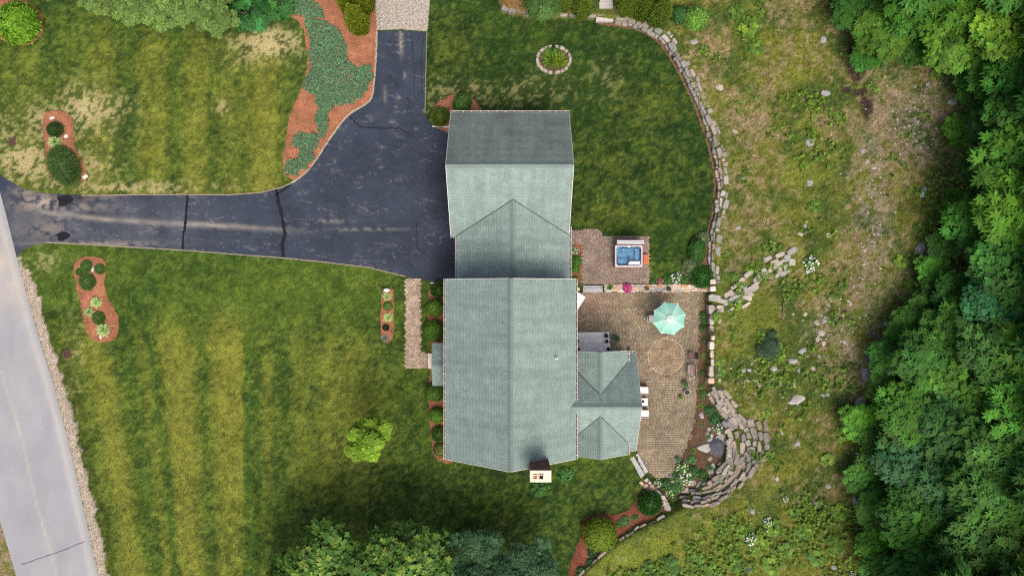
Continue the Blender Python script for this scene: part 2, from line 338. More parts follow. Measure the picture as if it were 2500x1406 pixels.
def ground_colour(x, y):
    x = np.asarray(x, float); y = np.asarray(y, float)
    px = 1250 + x * 30; py = 703 - y * 30
    st = lambda v, k=2.0: np.clip((v - .5)*k + .5, 0, 1)
    n1 = st(fbm(px, py, 60, 1)); n2 = st(fbm(px, py, 17, 2)); n3 = fbm(px, py, 150, 3); n4 = st(fbm(px, py, 6, 4, 2), 1.6)
    # lawns
    wob = (fbm(px*.3, py, 60, 9) - .5) * 16
    s = .23 * np.clip((600 - px) / 380, 0, 1); u = px - s * (py - 900) + wob
    ysw = np.interp(u, *zip(*SW_U)) * sstep(700, 880, py + (n3-.5)*160) * (1 - .75 * sstep(1100, 1260, py) * sstep(420, 760, px))
    ynw = np.interp(px + wob, *zip(*NW_U)) * (.35 + .65 * sstep(40, 170, py))
    yel = np.where(py > 540, ysw, ynw)
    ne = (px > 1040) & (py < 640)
    yne = blobs(px, py, [(1575,270,90,70,.2),(1500,390,120,80,.18),(1620,420,80,70,.14),(1100,120,60,80,.25),(1480,520,90,40,.3)])
    yel = np.where(ne, yne, yel)
    yel = np.where((px > 1085) & (py > 640), .08, yel)
    yel = np.clip(yel * (.85 + .4 * n1) + (n2 - .5) * .14 + (n4 - .5) * .5, 0, 1)
    lush = np.clip(blobs(px, py, [(650,720,330,110,1),(300,620,300,60,.6),(150,640,120,60,.9),(560,830,90,40,.8),(60,560,80,80,.8)]) + (n1 - .5), 0, 1)
    g = mix3(A3((.016,.038,.008)), A3((.042,.080,.011)), n2*.35 + n1*.3 + n4*.35)
    g = mix3(g, A3((.056,.090,.012)), lush * .7)
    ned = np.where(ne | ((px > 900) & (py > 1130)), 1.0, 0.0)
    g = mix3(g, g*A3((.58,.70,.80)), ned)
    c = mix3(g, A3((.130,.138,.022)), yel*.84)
    straw = blobs(px, py, [(215,270,95,60,.72),(60,395,100,60,.75),(120,300,95,55,.6),(230,400,60,50,.5),(160,450,120,20,.5),(655,105,85,42,.95),(600,140,60,25,.5),(330,458,230,16,.6),(20,330,40,60,.5),
                           (1130,235,110,45,.36),(1290,225,120,40,.32),(1480,190,50,50,.22),(100,560,60,40,.35),(110,640,50,25,.4),(545,262,22,22,.5),(180,900,25,120,.35)])
    straw = np.where(n4 + n2 * .7 > 1.22 - straw * .72, np.minimum(1, straw * 1.3), straw * .12)
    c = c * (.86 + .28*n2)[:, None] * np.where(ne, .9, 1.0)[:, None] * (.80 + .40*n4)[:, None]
    c = mix3(c, A3((.27,.235,.115)), straw)
    # meadow behind the wall
    d = pdist(x, y, EDGE); pl = inpoly(x, y, PLATEAU)
    tan = mix3(A3((.160,.130,.060)), A3((.195,.155,.085)), n2)
    gr = mix3(A3((.050,.080,.016)), A3((.118,.135,.020)), n1 * 1.6 - .3)
    tw = .02 + (n1 - .5) * .8 + (n2 - .5) * .9 + (n4-.5)*.7 + blobs(px, py, [(1880,30,90,60,.7),(1740,120,60,60,.7),(1830,300,60,160,.5),(1800,560,70,120,.45),(2080,640,70,160,.55),(2150,300,130,150,.6),(2180,720,60,80,.4),(2050,900,60,120,.4),(1980,1050,80,60,.4),(2020,1160,60,80,.5),(1800,640,40,60,.5)])\
        - blobs(px, py, [(1830,90,50,90,.9),(1990,500,70,90,.55),(1830,800,90,80,.5),(1600,1340,260,70,1.3),(1900,1330,160,90,.7),(2120,780,50,70,.5),(1950,1000,90,70,.5),(1960,200,60,80,.4),(1720,560,20,40,.5),(1930,1130,90,50,.5)])
    mcol = mix3(gr, tan, tw - .02) * (.50 + .60*n4)[:, None]
    mcol = mix3(mcol, A3((.125,.155,.022)), blobs(px, py, [(1560,1370,170,60,.9),(1700,1290,120,40,.6),(1830,760,50,50,.4),(1740,440,40,200,.15),(1950,420,60,60,.4)]) * (.4 + n2))
    mcol = mix3(mcol, A3((.150,.130,.105)), blobs(px, py, [(2210,310,75,100,.8),(2115,520,45,220,.8),(2100,150,40,120,.5),(2090,860,50,120,.6),(2110,380,20,40,.5),(2030,790,50,60,.45),(2150,900,60,60,.5),(2090,700,20,60,.4)]) * sstep(.35, .65, n4*.6+n2*.4))
    mcol = mix3(mcol, A3((.22,.145,.10)), sstep(.72, .9, n4 * .6 + n2 * .4) * .45)
    mcol = mix3(mcol, A3((.032,.020,.017)), sstep(.35, .6, blobs(px, py, [(2075,170,26,40,.9),(2068,140,16,30,.8),(2052,230,14,12,.9),(2085,232,22,14,.9),(2098,272,18,32,.95)]) * (.5 + n2)))
    wood = inpoly(px + (n1-.5)*70, py, WOOD_PX)
    wcol = mix3(A3((.075,.055,.030)), A3((.13,.10,.05)), n2)
    wcol = mix3(wcol, A3((.13,.06,.015)), blobs(px, py, [(2400,680,60,40,.8),(2390,320,40,30,.7),(2430,980,50,30,.5)]))
    mcol = np.where(wood[:, None], wcol, mcol)
    c = np.where(pl[:, None], mcol, c)
    # gravelly shoulder and verge
    ds = pdist(px, py, SHOULDER) + (n2 - .5) * 14
    right = inpoly(px, py, SHOULDER + [(900,1560),(900,625)])
    sh = right & (ds < 24 * sstep(620, 700, py) + 1)
    c = np.where(sh[:, None], mix3(A3((.235,.20,.155)), A3((.33,.29,.24)), n4), c)
    c = np.where((right & (ds > 20) & (ds < 52) & (py > 760))[:, None], c * .72, c)
    lr = inpoly(px, py, [(-900,-300),(-260,340),(-120,840),(0,1270),(40,1406),(95,1560),(-900,1560)])
    c = np.where(lr[:, None], mix3(A3((.20,.15,.10)), A3((.10,.11,.03)), n2 * 2 - .6), c)
    return np.clip(c, .004, 1)

# ------------------------------------------------------------------ ground sheet
def axis(lo, hi, st):
    core = list(np.arange(lo, hi + 1e-6, st)); a = core[0]; b = core[-1]; L = []; R = []; k = st
    while a > -700: k *= 1.6; a -= k; L.append(a)
    k = st
    while b < 700: k *= 1.6; b += k; R.append(b)
    return np.array(L[::-1] + core + R)
gx, gy = axis(-45, 45, .2), axis(-26, 26, .2)
X, Y = np.meshgrid(gx, gy); X = X.ravel(); Y = Y.ravel()
nx, ny = len(gx), len(gy)
i = np.arange(nx - 1); j = np.arange(ny - 1); I, J = np.meshgrid(i, j); a = (J * nx + I).ravel()
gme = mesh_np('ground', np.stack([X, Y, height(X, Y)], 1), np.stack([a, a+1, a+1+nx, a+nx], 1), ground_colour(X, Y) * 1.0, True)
tag(link('ground', gme, M['ground']), kind='structure')

def resample(poly, step, closed=True):
    out = []; n = len(poly)
    for k in range(n if closed else n - 1):
        a = Vector(poly[k]); b = Vector(poly[(k+1) % n]); m_ = max(1, int((b-a).length / step))
        out += [tuple(a.lerp(b, t / m_)) for t in range(m_)]
    if not closed: out.append(tuple(poly[-1]))
    return out
def smoothline(pts, it=2, closed=True):
    for _ in range(it):
        o = []; n = len(pts)
        for k in range(n if closed else n - 1):
            a, b = pts[k], pts[(k+1) % n]
            o += [(a[0]*.75+b[0]*.25, a[1]*.75+b[1]*.25), (a[0]*.25+b[0]*.75, a[1]*.25+b[1]*.75)]
        pts = o if closed else [pts[0]] + o[1:-1] + [pts[-1]]
    return pts
def sheet(name, poly, z, mat, colf, step=.4, relief=0.0, edge=.35, wob=0.0, parent=None, terrain=False):
    b = resample(poly, step * .6)
    if wob: b = [(p[0] + (fbm(np.array([p[0]]), np.array([p[1]]), .5, 3)[0]-.5)*wob, p[1] + (fbm(np.array([p[0]]), np.array([p[1]]), .5, 8)[0]-.5)*wob) for p in b]
    xs = [p[0] for p in b]; ys = [p[1] for p in b]
    gx_ = np.arange(min(xs), max(xs), step); gy_ = np.arange(min(ys), max(ys), step)
    X, Y = np.meshgrid(gx_, gy_); X = X.ravel() + RNG.uniform(-.2, .2, X.size)*step; Y = Y.ravel() + RNG.uniform(-.2, .2, Y.size)*step
    k = inpoly(X, Y, b) & (pdist(X, Y, b, True) > step * .5); X, Y = X[k], Y[k]
    pts = [Vector(p) for p in b] + [Vector((u, v)) for u, v in zip(X, Y)]
    n = len(b); r = delaunay_2d_cdt(pts, [(i, (i+1) % n) for i in range(n)], [], 1, 1e-5)
    V = np.array([(v[0], v[1]) for v in r[0]]); F = np.array([f for f in r[2] if len(f) == 3])
    Z = np.full(len(V), float(z))
    if terrain: Z = Z + height(V[:, 0], V[:, 1])
    if relief:
        dd = pdist(V[:, 0], V[:, 1], b, True)
        Z = Z + relief * sstep(0, edge, dd) * (.55 + .9 * fbm(V[:, 0], V[:, 1], .35, 21))
    e1 = V[F[:, 1]] - V[F[:, 0]]; e2 = V[F[:, 2]] - V[F[:, 0]]; fl = (e1[:, 0]*e2[:, 1] - e1[:, 1]*e2[:, 0]) < 0
    F[fl] = F[fl][:, ::-1]
    me = mesh_np(name, np.column_stack([V, Z]), F, colf(V[:, 0], V[:, 1]), True)
    return link(name, me, mat, parent)
def flat(c, var=.12, seed=0, sc=.8):
    def f(x, y): return np.clip(A3(c) * (1 + var * 2 * (fbm(x, y, sc, seed) - .5))[:, None], 0, 1)
    return f

# driveway: sealed asphalt with worn streaks
def drive_colour(x, y):
    px = 1250 + x*30; py = 703 - y*30
    n1 = fbm(px, py, 40, 31); n2 = fbm(px, py*2.2, 22, 32); n3 = fbm(px, py, 9, 33); n4 = fbm(px*.55, py*2, 16, 35)
    c = mix3(A3((.0165,.023,.037)), A3((.025,.034,.052)), n1*2-.5)
    c = mix3(c, A3((.06,.068,.09)), sstep(.50, .68, n2*.6+n3*.4) * .12)
    wx = (fbm(px, py, 70, 37)-.5)*90; ridgen = 1 - np.abs(fbm((px+wx)*.24, (py+wx*.6)*1.35, 24, 36, 3) - .5) * 2
    c = mix3(c, A3((.125,.122,.13)), sstep(.955, .995, ridgen) * sstep(.38, .60, n1*.4+n4*.6) * .5)
    yc = np.interp(px, [60,150,250,400,560,700,850,1000], [510,524,535,545,552,562,572,578])
    c = mix3(c, A3((.20,.185,.16)), np.exp(-((py-yc)/(4.2+5*n3))**2) * sstep(40,130,px) * (1-sstep(560,800,px)) * (.15+.9*n4))
    w = np.maximum(blobs(px, py, [(105,493,60,18,.95),(60,470,30,10,.6),(150,505,110,12,.6),(230,485,60,8,.4),(230,596,160,8,.55),(120,560,60,25,.4)]), 0) * sstep(.36, .55, n2*.5+n3*.5)
    c = mix3(c, A3((.24,.205,.165)), w)
    c = mix3(c, A3((.13,.125,.125)), blobs(px, py, [(60,540,60,60,.6),(300,530,200,50,.25),(300,565,200,25,.3)]) * n1)
    v = blobs(px, py, [(980,100,5,30,.9),(985,185,5,8,.7),(975,235,5,6,.7),(968,262,5,10,.7),(940,235,4,24,.3),(960,300,10,6,.4),(905,300,5,14,.3),(820,420,10,5,.4),(800,540,60,5,.35),(900,560,90,4,.4)])
    c = mix3(c, A3((.23,.21,.18)), v * sstep(.4, .58, n3))
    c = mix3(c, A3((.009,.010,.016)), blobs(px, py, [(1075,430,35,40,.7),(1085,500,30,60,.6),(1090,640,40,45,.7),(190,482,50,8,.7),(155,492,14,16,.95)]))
    return c
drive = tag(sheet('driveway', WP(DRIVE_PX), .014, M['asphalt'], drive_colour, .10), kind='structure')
# crack filler laid on the asphalt
def ribbon(name, pts, w, z, mat, colr, parent=None, wv=.35, terrain=False, thick=0.0):
    P = resample(pts, .12, False); V = []; 
    for k, p in enumerate(P):
        a = Vector(P[max(0,k-1)]); b_ = Vector(P[min(len(P)-1,k+1)]); d = (b_-a).normalized(); nrm = Vector((-d.y, d.x)); q = Vector(p)
        wl_ = w*.5*(1+rnd(-wv,wv)); wr = w*.5*(1+rnd(-wv,wv))
        for s_ in (wl_, -wr):
            e = q + nrm*s_; V.append((e.x, e.y, z + (h1(e.x,e.y) if terrain else 0)))
    F = [(2*k, 2*k+1, 2*k+3, 2*k+2) for k in range(len(P)-1)]
    me = bpy.data.meshes.new(name); me.from_pydata(V, [], F); me.update(); setcol(me, np.tile(np.array(colr)[None], (len(V), 1))); 
    bm = bmesh.new(); bm.from_mesh(me); bmesh.ops.recalc_face_normals(bm, faces=bm.faces)
    if bm.faces and sum(f.normal.z for f in bm.faces) < 0: bmesh.ops.reverse_faces(bm, faces=bm.faces)
    bm.to_mesh(me); bm.free()
    return link(name, me, mat, parent)
def wiggle(pts, amp):
    o = []
    for p in resample(WP(pts), .25, False): o.append((p[0]+rnd(-amp,amp), p[1]+rnd(-amp,amp)))
    return o
for pts, w_ in (([(458,475),(456,520),(450,560),(446,612)], .20), ([(674,462),(682,500),(690,540),(697,570),(690,600),(692,630)], .27), ([(710,452),(694,462),(676,476)], .16),
                ([(850,278),(862,295),(878,310),(930,314),(975,314),(1000,328)], .09), ([(694,548),(730,540),(765,545)], .05), ([(1017,540),(1017,590),(1020,610),(1040,620)], .05),
                ([(1035,90),(1028,140),(1030,230)], .04), ([(1005,85),(1012,170),(1010,230)], .04), ([(975,228),(1000,245),(998,262)], .05)):
    ribbon('crack_filler', wiggle(pts, .04), w_, .019, M['asphalt'], (.006,.006,.009), drive)
for cx, cy, r_ in ((153,577,.52),(157,490,.62)):
    c0 = W(cx, cy); mb = MB(); n = 22
    mb.prism([(c0[0]+r_*(1+.25*math.sin(3*t*2*pi/n+1)+rnd(-.05,.05))*math.cos(2*pi*t/n), c0[1]+.72*r_*(1+.2*math.sin(2*t*2*pi/n)+rnd(-.05,.05))*math.sin(2*pi*t/n)) for t in range(n)], .012, .020, c=(.006,.006,.011))
    mb.obj('sealer_patch', M['asphalt'], drive)
# light edging along the west side of the drive
kerbp = smoothline(WP([(920,77),(917,160),(911,226),(904,248),(880,263),(850,279),(825,311),(800,346),(775,386),(742,428),(712,447)]), 2, False)
ribbon('kerb', kerbp, .16, .035, M['stone'], (.24,.20,.15), drive)
ribbon('kerb', WP([(712,447),(690,457),(640,470),(560,476),(450,475),(320,476),(200,478)]), .09, .03, M['stone'], (.20,.17,.10), drive)
ribbon('kerb', WP([(110,592),(200,596),(330,604),(450,611),(560,620),(694,630),(800,641),(900,653),(990,675)]), .08, .03, M['stone'], (.20,.17,.11), drive)
ribbon('kerb', WP([(1042,80),(1041,130),(1039,200),(1038,275)]), .07, .03, M['stone'], (.16,.14,.09), drive)
gravelc = lambda x, y: mix3(A3((.27,.215,.14)), A3((.38,.36,.34)), (fbm(x, y, 1.6, 3)*1.6-.3) + .5*np.exp(-((x+9.0)/1.2)**2)-.1)
tag(sheet('gravel_drive', WP(GRAVEL_PX), .010, M['gravel'], gravelc, .2, .03), kind='structure')

# public road, pale and worn
SEAM = [(-60,700),(10,930),(50,1060),(90,1230),(140,1406),(180,1560)]
def road_colour(x, y):
    px = 1250 + x*30; py = 703 - y*30
    n1 = fbm(px, py*.35, 30, 41); n2 = fbm(px, py, 90, 42); n3 = fbm(px, py, 5, 43, 2)
    c = mix3(A3((.180,.187,.206)), A3((.220,.225,.240)), n1*1.4-.2)
    ds = pdist(px, py, SEAM); c = mix3(c, A3((.32,.31,.24)), np.exp(-(ds/2.8)**2)*.45*(.4+n3))
    d2 = pdist(px, py, [(0,480)] + SHOULDER); c = mix3(c, A3((.30,.295,.27)), np.exp(-((d2-16)/7)**2)*.6); c = mix3(c, A3((.19,.20,.19)), np.exp(-(d2/4)**2)*.6)
    c = mix3(c, A3((.33,.30,.24)), blobs(px, py, [(40,700,40,60,.6),(0,640,40,60,.6),(70,880,30,40,.3)])*n2*1.4)
    return c
road = tag(sheet('road', WP(ROAD_PX), .020, M['road'], road_colour, .22), kind='structure')
ribbon('crack_line', wiggle([(52,1377),(90,1364),(118,1355),(160,1340),(206,1321)], .03), .06, .025, M['asphalt'], (.06,.06,.09), road)

# ------------------------------------------------------------------ mulch beds
MUL = (.225,.100,.056)
BEDS = {}
def bed(key, pts, sm=2, col=MUL, step=.22, relief=.05, z=.012, terrain=False):
    p = smoothline(WP(pts), sm); BEDS[key] = p
    return tag(sheet('mulch_bed', p, z, M['mulch'], flat(col, .6, 5, .5), step, relief, .3, .34, None, terrain), kind='structure')
bed('corner', [(-20,0),(40,-10),(90,15),(108,50),(104,85),(80,110),(50,112),(0,100),(-30,60)])
bed('nw', [(104,285),(125,270),(155,270),(178,290),(183,325),(182,360),(196,385),(210,410),(214,435),(200,444),(160,444),(125,440),(112,400),(112,360),(106,320)])
bed('sw', [(182,640),(200,626),(240,626),(257,640),(258,670),(255,700),(262,730),(285,765),(291,800),(284,825),(255,838),(225,832),(208,800),(198,750),(188,700),(180,670)])
bed('narrow', [(934,706),(945,699),(958,702),(963,720),(962,770),(960,815),(957,832),(944,838),(932,832),(929,800),(930,750)])
bed('ivy', [(700,-30),(760,-30),(900,-30),(920,30),(920,80),(916,160),(910,228),(902,248),(878,262),(850,278),(824,310),(799,346),(774,386),(742,430),(712,440),(692,425),(692,380),(700,330),(706,285),(724,240),(744,205),(752,150),(748,100),(738,60),(715,40),(690,35),(640,30),(650,-10)], 1, step=.3)
bed('front', [(1048,690),(1110,690),(1110,1128),(1090,1130),(1066,1122),(1055,1100),(1053,1060),(1047,1000),(1046,950),(1050,905),(1060,880),(1050,840),(1044,780)], 1)
bed('garage', [(1048,300),(1052,270),(1075,245),(1100,232),(1140,232),(1165,250),(1178,275),(1120,300),(1100,330)], 1)
bed('southeast', [(1385,1410),(1400,1350),(1420,1310),(1418,1280),(1435,1260),(1470,1252),(1500,1258),(1530,1248),(1552,1225),(1552,1190),(1566,1170),(1600,1200),(1630,1240),(1600,1262),(1555,1280),(1510,1310),(1460,1350),(1410,1398)], 1, (.13,.045,.028))
bed('willow', [(1218,15),(1235,32),(1290,44),(1375,42),(1460,48),(1460,38),(1375,24),(1300,22),(1240,0),(1222,-20)], 1)
bed('hottub', [(1392,592),(1420,592),(1420,692),(1392,692)], 0, (.16,.055,.035))
bed('northeast_corner', [(1590,690),(1640,688),(1680,650),(1715,575),(1728,580),(1730,700),(1600,702)], 1, (.10,.06,.035))
bed('patio_east', [(1712,715),(1730,715),(1731,860),(1729,930),(1742,985),(1770,1055),(1772,1110),(1745,1160),(1690,1200),(1640,1232),(1600,1190),(1640,1165),(1655,1130),(1690,1060),(1702,1000),(1702,880),(1708,800)], 1, (.075,.045,.028), terrain=True, z=.03, relief=.03)
# narrow mulch strip at the foot of the curved wall
stripp = smoothline(WP([(1460,58),(1540,66),(1585,84),(1620,114),(1650,162),(1678,217),(1703,272),(1723,332),(1739,392),(1747,450),(1743,508),(1731,558),(1722,600)]), 2, False)
tag(ribbon('mulch_strip', stripp, .22, .012, M['mulch'], (.13,.072,.043), wv=.7), kind='structure')
# ------------------------------------------------------------------ stones
STONE_C = [(.195,.183,.16),(.22,.20,.175),(.17,.165,.155),(.25,.23,.20),(.15,.142,.128),(.21,.172,.14),(.18,.185,.178)]
def jit(c, a=.12):
    k = 1 + rnd(-a, a); return tuple(max(0, v * k * (1 + rnd(-.04, .04))) for v in c)
def stone(poly, z0, z1, parent, name='stone', cols=STONE_C, inset=.05, tilt=.03, label=None):
    mb = MB(); n = len(poly)
    mb.prism(poly, z0, z1, inset, [rnd(-tilt, tilt) for _ in range(n)], jit(random.choice(cols)))
    o = mb.obj(name, M['stone'], parent)
    if label: o['label'] = label
    return o
def blocky(cx, cy, dx, dy, ang, jt=.12):      # an uneven six to eight sided block outline
    P = [(-.5,-.36),(-.36,-.5),(.1,-.52),(.4,-.47),(.5,-.2),(.48,.33),(.3,.5),(-.15,.5),(-.45,.42)]
    c, s_ = math.cos(ang), math.sin(ang); o = []
    for u, v in P:
        u = (u + rnd(-jt, jt)*.6) * dx; v = (v + rnd(-jt, jt)*.6) * dy; o.append((cx + u*c - v*s_, cy + u*s_ + v*c))
    return o
def along(line, t):
    for k in range(len(line)-1):
        a = Vector(line[k]); b_ = Vector(line[k+1]); L = (b_-a).length
        if t <= L: d = (b_-a)/L; return a + d*t, math.atan2(d.y, d.x), Vector((-d.y, d.x))
        t -= L
    return None
def plen(line): return sum((Vector(line[k+1])-Vector(line[k])).length for k in range(len(line)-1))
def course(line, root, off, depth, z0, z1, lmin, lmax, zj=.05, cols=STONE_C, side=1, gap=.03, skip=0.0):
    t = 0.0; L = plen(line)
    while t < L - .15:
        l = min(rnd(lmin, lmax), L - t); r = along(line, t + l/2)
        if r and random.random() >= skip:
            p, ang, n = r; q = p + n * side * (off + rnd(-.09, .09)); dp = depth * rnd(.7, 1.3)
            stone(blocky(q.x, q.y, l - gap, dp, ang + rnd(-.16, .16)), z0, z1 + rnd(-zj, zj), root, cols=cols)
        t += l
wallA = smoothline(WP([(1500,57),(1540,63),(1590,83),(1625,113),(1655,161),(1683,215),(1708,270),(1728,330),(1744,390),(1752,450),(1747,510),(1735,560),(1728,610),(1730,692)]), 2, False)
cw = tag(empty('stone_wall'), 'long curved dry stone retaining wall between the back lawn and the meadow', 'stone wall')
course(wallA, cw, .08, .30, -.03, .34, .25, .75, .10, skip=.06)
course(wallA, cw, .33, .40, .0, .58, .3, 1.0, .09)
course(wallA, cw, .64, .34, .3, .66, .22, .8, .09, skip=.18)
wallB = WP([(1225,20),(1240,34),(1290,44)])
wb = tag(empty('stone_wall'), 'short low stone wall half hidden by the feathery shrub at the top', 'stone wall'); course(wallB, wb, .25, .5, 0, .5, .5, .9)
wallC = WP([(1366,44),(1400,46),(1440,50),(1455,51)])
wc = tag(empty('stone_wall'), 'short stone wall left of the garden steps under the first clipped hedge', 'stone wall'); course(wallC, wc, .28, .55, 0, .5, .5, .9)
# patio wall with its flat stone top
pw = tag(empty('stone_wall'), 'straight mortared stone wall with pots between the hot tub terrace and the patio', 'stone wall')
PWC = [(.36,.30,.24),(.40,.34,.28),(.30,.28,.25),(.42,.37,.32),(.36,.25,.18),(.27,.25,.22)]
bx0, by0 = W(1475, 713, .15); bx1, by1 = W(1734, 694, .15)
mb = MB(); mb.box(bx0+.03, bx1-.03, by0+.03, by1-.03, -.42, .13); mb.obj('core', M['mortar'], pw)
for r_ in range(3):
    xx = bx0; ry0 = by0 + (by1-by0)*r_/3; ry1 = by0 + (by1-by0)*(r_+1)/3
    while xx < bx1 - .1:
        l = min(rnd(.28, .75), bx1 - xx); cc = PWC if rnd(0,1) < .93 else [(.40,.20,.09)]
        stone(blocky(xx+l/2, (ry0+ry1)/2 + rnd(-.03,.03), l-.02, (ry1-ry0)*rnd(.9,1.1), rnd(-.05,.05)), -.40 if r_ == 0 else .0, .17+rnd(-.03,.03), pw, cols=cc, inset=.035, tilt=.015); xx += l
for px, py in ((1402,700),(1410,706),(1404,711)):
    x, y = W(px, py, .1); stone(blocky(x, y, .38, .3, rnd(0,3)), -.4, .14+rnd(-.02,.05), pw, cols=PWC)
# east edge of the patio
we = tag(empty('stone_wall'), 'straight low row of pale wall stones along the east side of the patio', 'stone wall')
course(WP([(1732,742),(1733,860),(1731,935)]), we, .12, .42, -.4, .5, .5, 1.1, .06, PWC, skip=.06)
course(WP([(1745,745),(1746,860),(1744,930)]), we, .18, .3, .1, .62, .3, .6, .05, skip=.35)
# low wall along the south-east bed, running down to the bottom edge
ws = tag(empty('stone_wall'), 'low stone edging wall behind the round clipped shrub, running to the bottom edge', 'stone wall')
course(WP([(1620,1252),(1600,1264),(1555,1283),(1510,1313),(1460,1353),(1400,1409),(1370,1440)]), ws, .18, .42, 0, .42, .5, 1.0, .06, skip=.12)
# wall beside the lower steps
wl2 = tag(empty('stone_wall'), 'stubby stone wall descending beside the lower patio steps to the round green shrub', 'stone wall')
course(WP([(1564,1172),(1590,1200),(1618,1236)]), wl2, .0, .34, -.35, .16, .35, .6, .04, PWC, side=1)
course(WP([(1575,1166),(1602,1196),(1630,1232)]), wl2, .0, .3, -.35, .12, .3, .6, .04, PWC, side=1)
for px, py, a_ in ((1615,1215,.55),(1617,1228,.5)):
    x, y = W(px, py, .2); stone(blocky(x, y, .62, .42, .1, .04), -.3, .22, wl2, cols=[(.29,.275,.24)], label='flat square cap stone')
# stone fan (terraced bank)
fan = tag(empty('stone_terrace'), 'fan of curved stone terrace rows climbing the bank south-east of the patio', 'stone terrace')
fx, fy = W(1690, 1085)
for r_ in range(7):
    R0 = 3.15 + r_*.44; a0 = math.radians(-128 + r_*4); a1 = math.radians(48 - r_*6)
    a_ = a0 + rnd(0, .15)
    while a_ < a1:
        l = rnd(.38, 1.2); da = l / R0
        am = a_ + da/2; low_ = sstep(-.3, 1.0, np.array([-math.sin(am)]))[0]
        R = R0*(1-low_) + (3.1 + (R0-3.15)*.62)*low_ + rnd(-.1,.1) + .10*math.sin(am*4+1)
        x = fx + R*math.cos(am); y = fy + R*math.sin(am)
        if random.random() < .95:
            z = h1(x, y); stone(blocky(x, y, l-.02, (.43-.14*low_)*rnd(.75,1.25), am+pi/2+rnd(-.16,.16)), z-.25, z+.08+rnd(-.05,.10), fan, cols=[(.185,.165,.14),(.15,.135,.118),(.21,.19,.16),(.14,.135,.13),(.20,.165,.13)], tilt=.06)
        a_ += da
# broken stone infill between the fan and the planting
for _ in range(26):
    px = rnd(1725, 1790); py = rnd(1040, 1160); x, y, z = G(px, py)
    stone(blocky(x, y, rnd(.3,.6), rnd(.25,.42), rnd(0,3)), z-.15, z+.12+rnd(-.04,.08), fan, cols=[(.22,.205,.18),(.18,.168,.15)])
for _ in range(34):
    t = rnd(0, 1); px = 1745 + 50*t + rnd(-14,22); py = 955 + 75*t + rnd(-14,14); x, y, z = G(px, py)
    stone(blocky(x, y, rnd(.5,1.0), rnd(.25,.42), math.radians(-50)+rnd(-.3,.3)), z-.15, z+.12+rnd(-.04,.08), fan, cols=[(.19,.172,.15),(.225,.20,.17)])
# meadow steps of big flat stones
ms = tag(empty('stone_steps'), 'flight of big flat fieldstone steps climbing from the patio into the meadow', 'steps')
STEP_P = [(1745,728,.62,1.1,1.4),(1741,752,.4,.7,1.5),(1757,750,.38,.6,1.4),(1766,736,.42,1.2,1.35),(1762,757,.3,.3,.3),(1777,717,.9,.45,.55),(1780,735,.5,1.2,-1.15),(1790,728,.45,1.0,-1.1),(1799,715,.35,1.35,-1.0),(1812,712,1.2,.75,1.25),(1825,727,.4,.7,1.35),
          (1835,705,.6,1.3,-1.05),(1843,695,.35,.8,-.9),(1851,680,.62,.95,-.75),(1858,668,.7,.4,.3),(1868,663,.8,.45,-.8),(1876,676,.45,.75,-.9),(1886,655,.4,1.0,-1.0),(1890,640,.75,.45,.4),(1898,647,.5,.5,-.9),(1909,640,.5,.75,-.9),(1902,660,.5,.7,.3),(1918,652,.45,.6,.3),
          (1903,622,.9,.4,.35),(1921,630,.6,.6,.2),(1933,612,1.0,.5,.6),(1933,640,.6,.6,0),(1872,632,.85,.4,.45),(1826,668,1.0,.42,.65),(1810,683,.55,.42,.6),(1790,700,.6,.35,.5),(1820,745,.9,.28,.6),(1800,738,.8,.25,.7),(1784,755,.7,.25,.6),(1832,720,.55,.3,.2),(1912,668,.7,.35,.6),(1925,660,.4,.4,.8),(1896,672,.4,.4,.4)]
for px, py, l, d_, a_ in STEP_P:
    x, y, z = G(px, py); stone(blocky(x, y, l*.92, d_*.92, a_, .09), z-.2, z+.13+rnd(-.02,.04), ms, cols=[(.25,.235,.205),(.22,.21,.19),(.28,.255,.215),(.21,.215,.195)], inset=.04)
for px, py in ((1738,688),(1738,705)):
    x, y, z = G(px, py); stone(blocky(x, y, .5, .42, .1, .05), z-.4, .75, cw, cols=[(.40,.36,.33)])
# ring of stones round the island bed
ring = tag(empty('stone_ring'), 'oval ring of flat stones round the small grass bed on the back lawn', 'garden edging')
rx, ry = W(1352, 146)
for k in range(18):
    t = 2*pi*k/18 + rnd(-.05,.05); x = rx + 1.33*math.cos(t); y = ry + 1.07*math.sin(t)
    stone(blocky(x, y, rnd(.32,.46), rnd(.22,.3), t+pi/2), -.03, .10+rnd(-.02,.03), ring, cols=[(.22,.20,.17),(.19,.17,.145),(.26,.235,.205)])
BEDS['ring'] = [(rx+1.28*math.cos(2*pi*k/24), ry+1.02*math.sin(2*pi*k/24)) for k in range(24)]
tag(sheet('soil_bed', BEDS['ring'], .012, M['mulch'], flat((.06,.045,.025), .3), .2, .04), kind='structure')

# ------------------------------------------------------------------ slabs and steps
def slabs(label, rects, root=None, cat='steps', mat='slab'):
    r = root or tag(empty('garden_steps'), label, cat)
    for poly, z0, z1 in rects:
        mb = MB(); mb.prism(poly, z0, z1, .02, None, (1,1,1)); mb.obj('tread', M[mat], r)
    return r
def rect(px0, px1, py0, py1, z): 
    a = W(px0, py1, z); b_ = W(px1, py0, z); return [(a[0],a[1]),(b_[0],a[1]),(b_[0],b_[1]),(a[0],b_[1])]
slabs('two grey stone treads from the hot tub terrace down to the patio', [(rect(1424,1471,694,703.5,0), -.42, .0), (rect(1423,1472,703.9,714,-.18), -.42, -.18)])
slabs('three broad grey entry treads with pots beside the sunroom door', [(rect(1408,1487,811,824.5,-.12), -.42, -.14), (rect(1409,1488,825,838,.1), -.42, .06), (rect(1409,1490,838.4,866,.3), -.42, .28)], mat='slab_brightened')
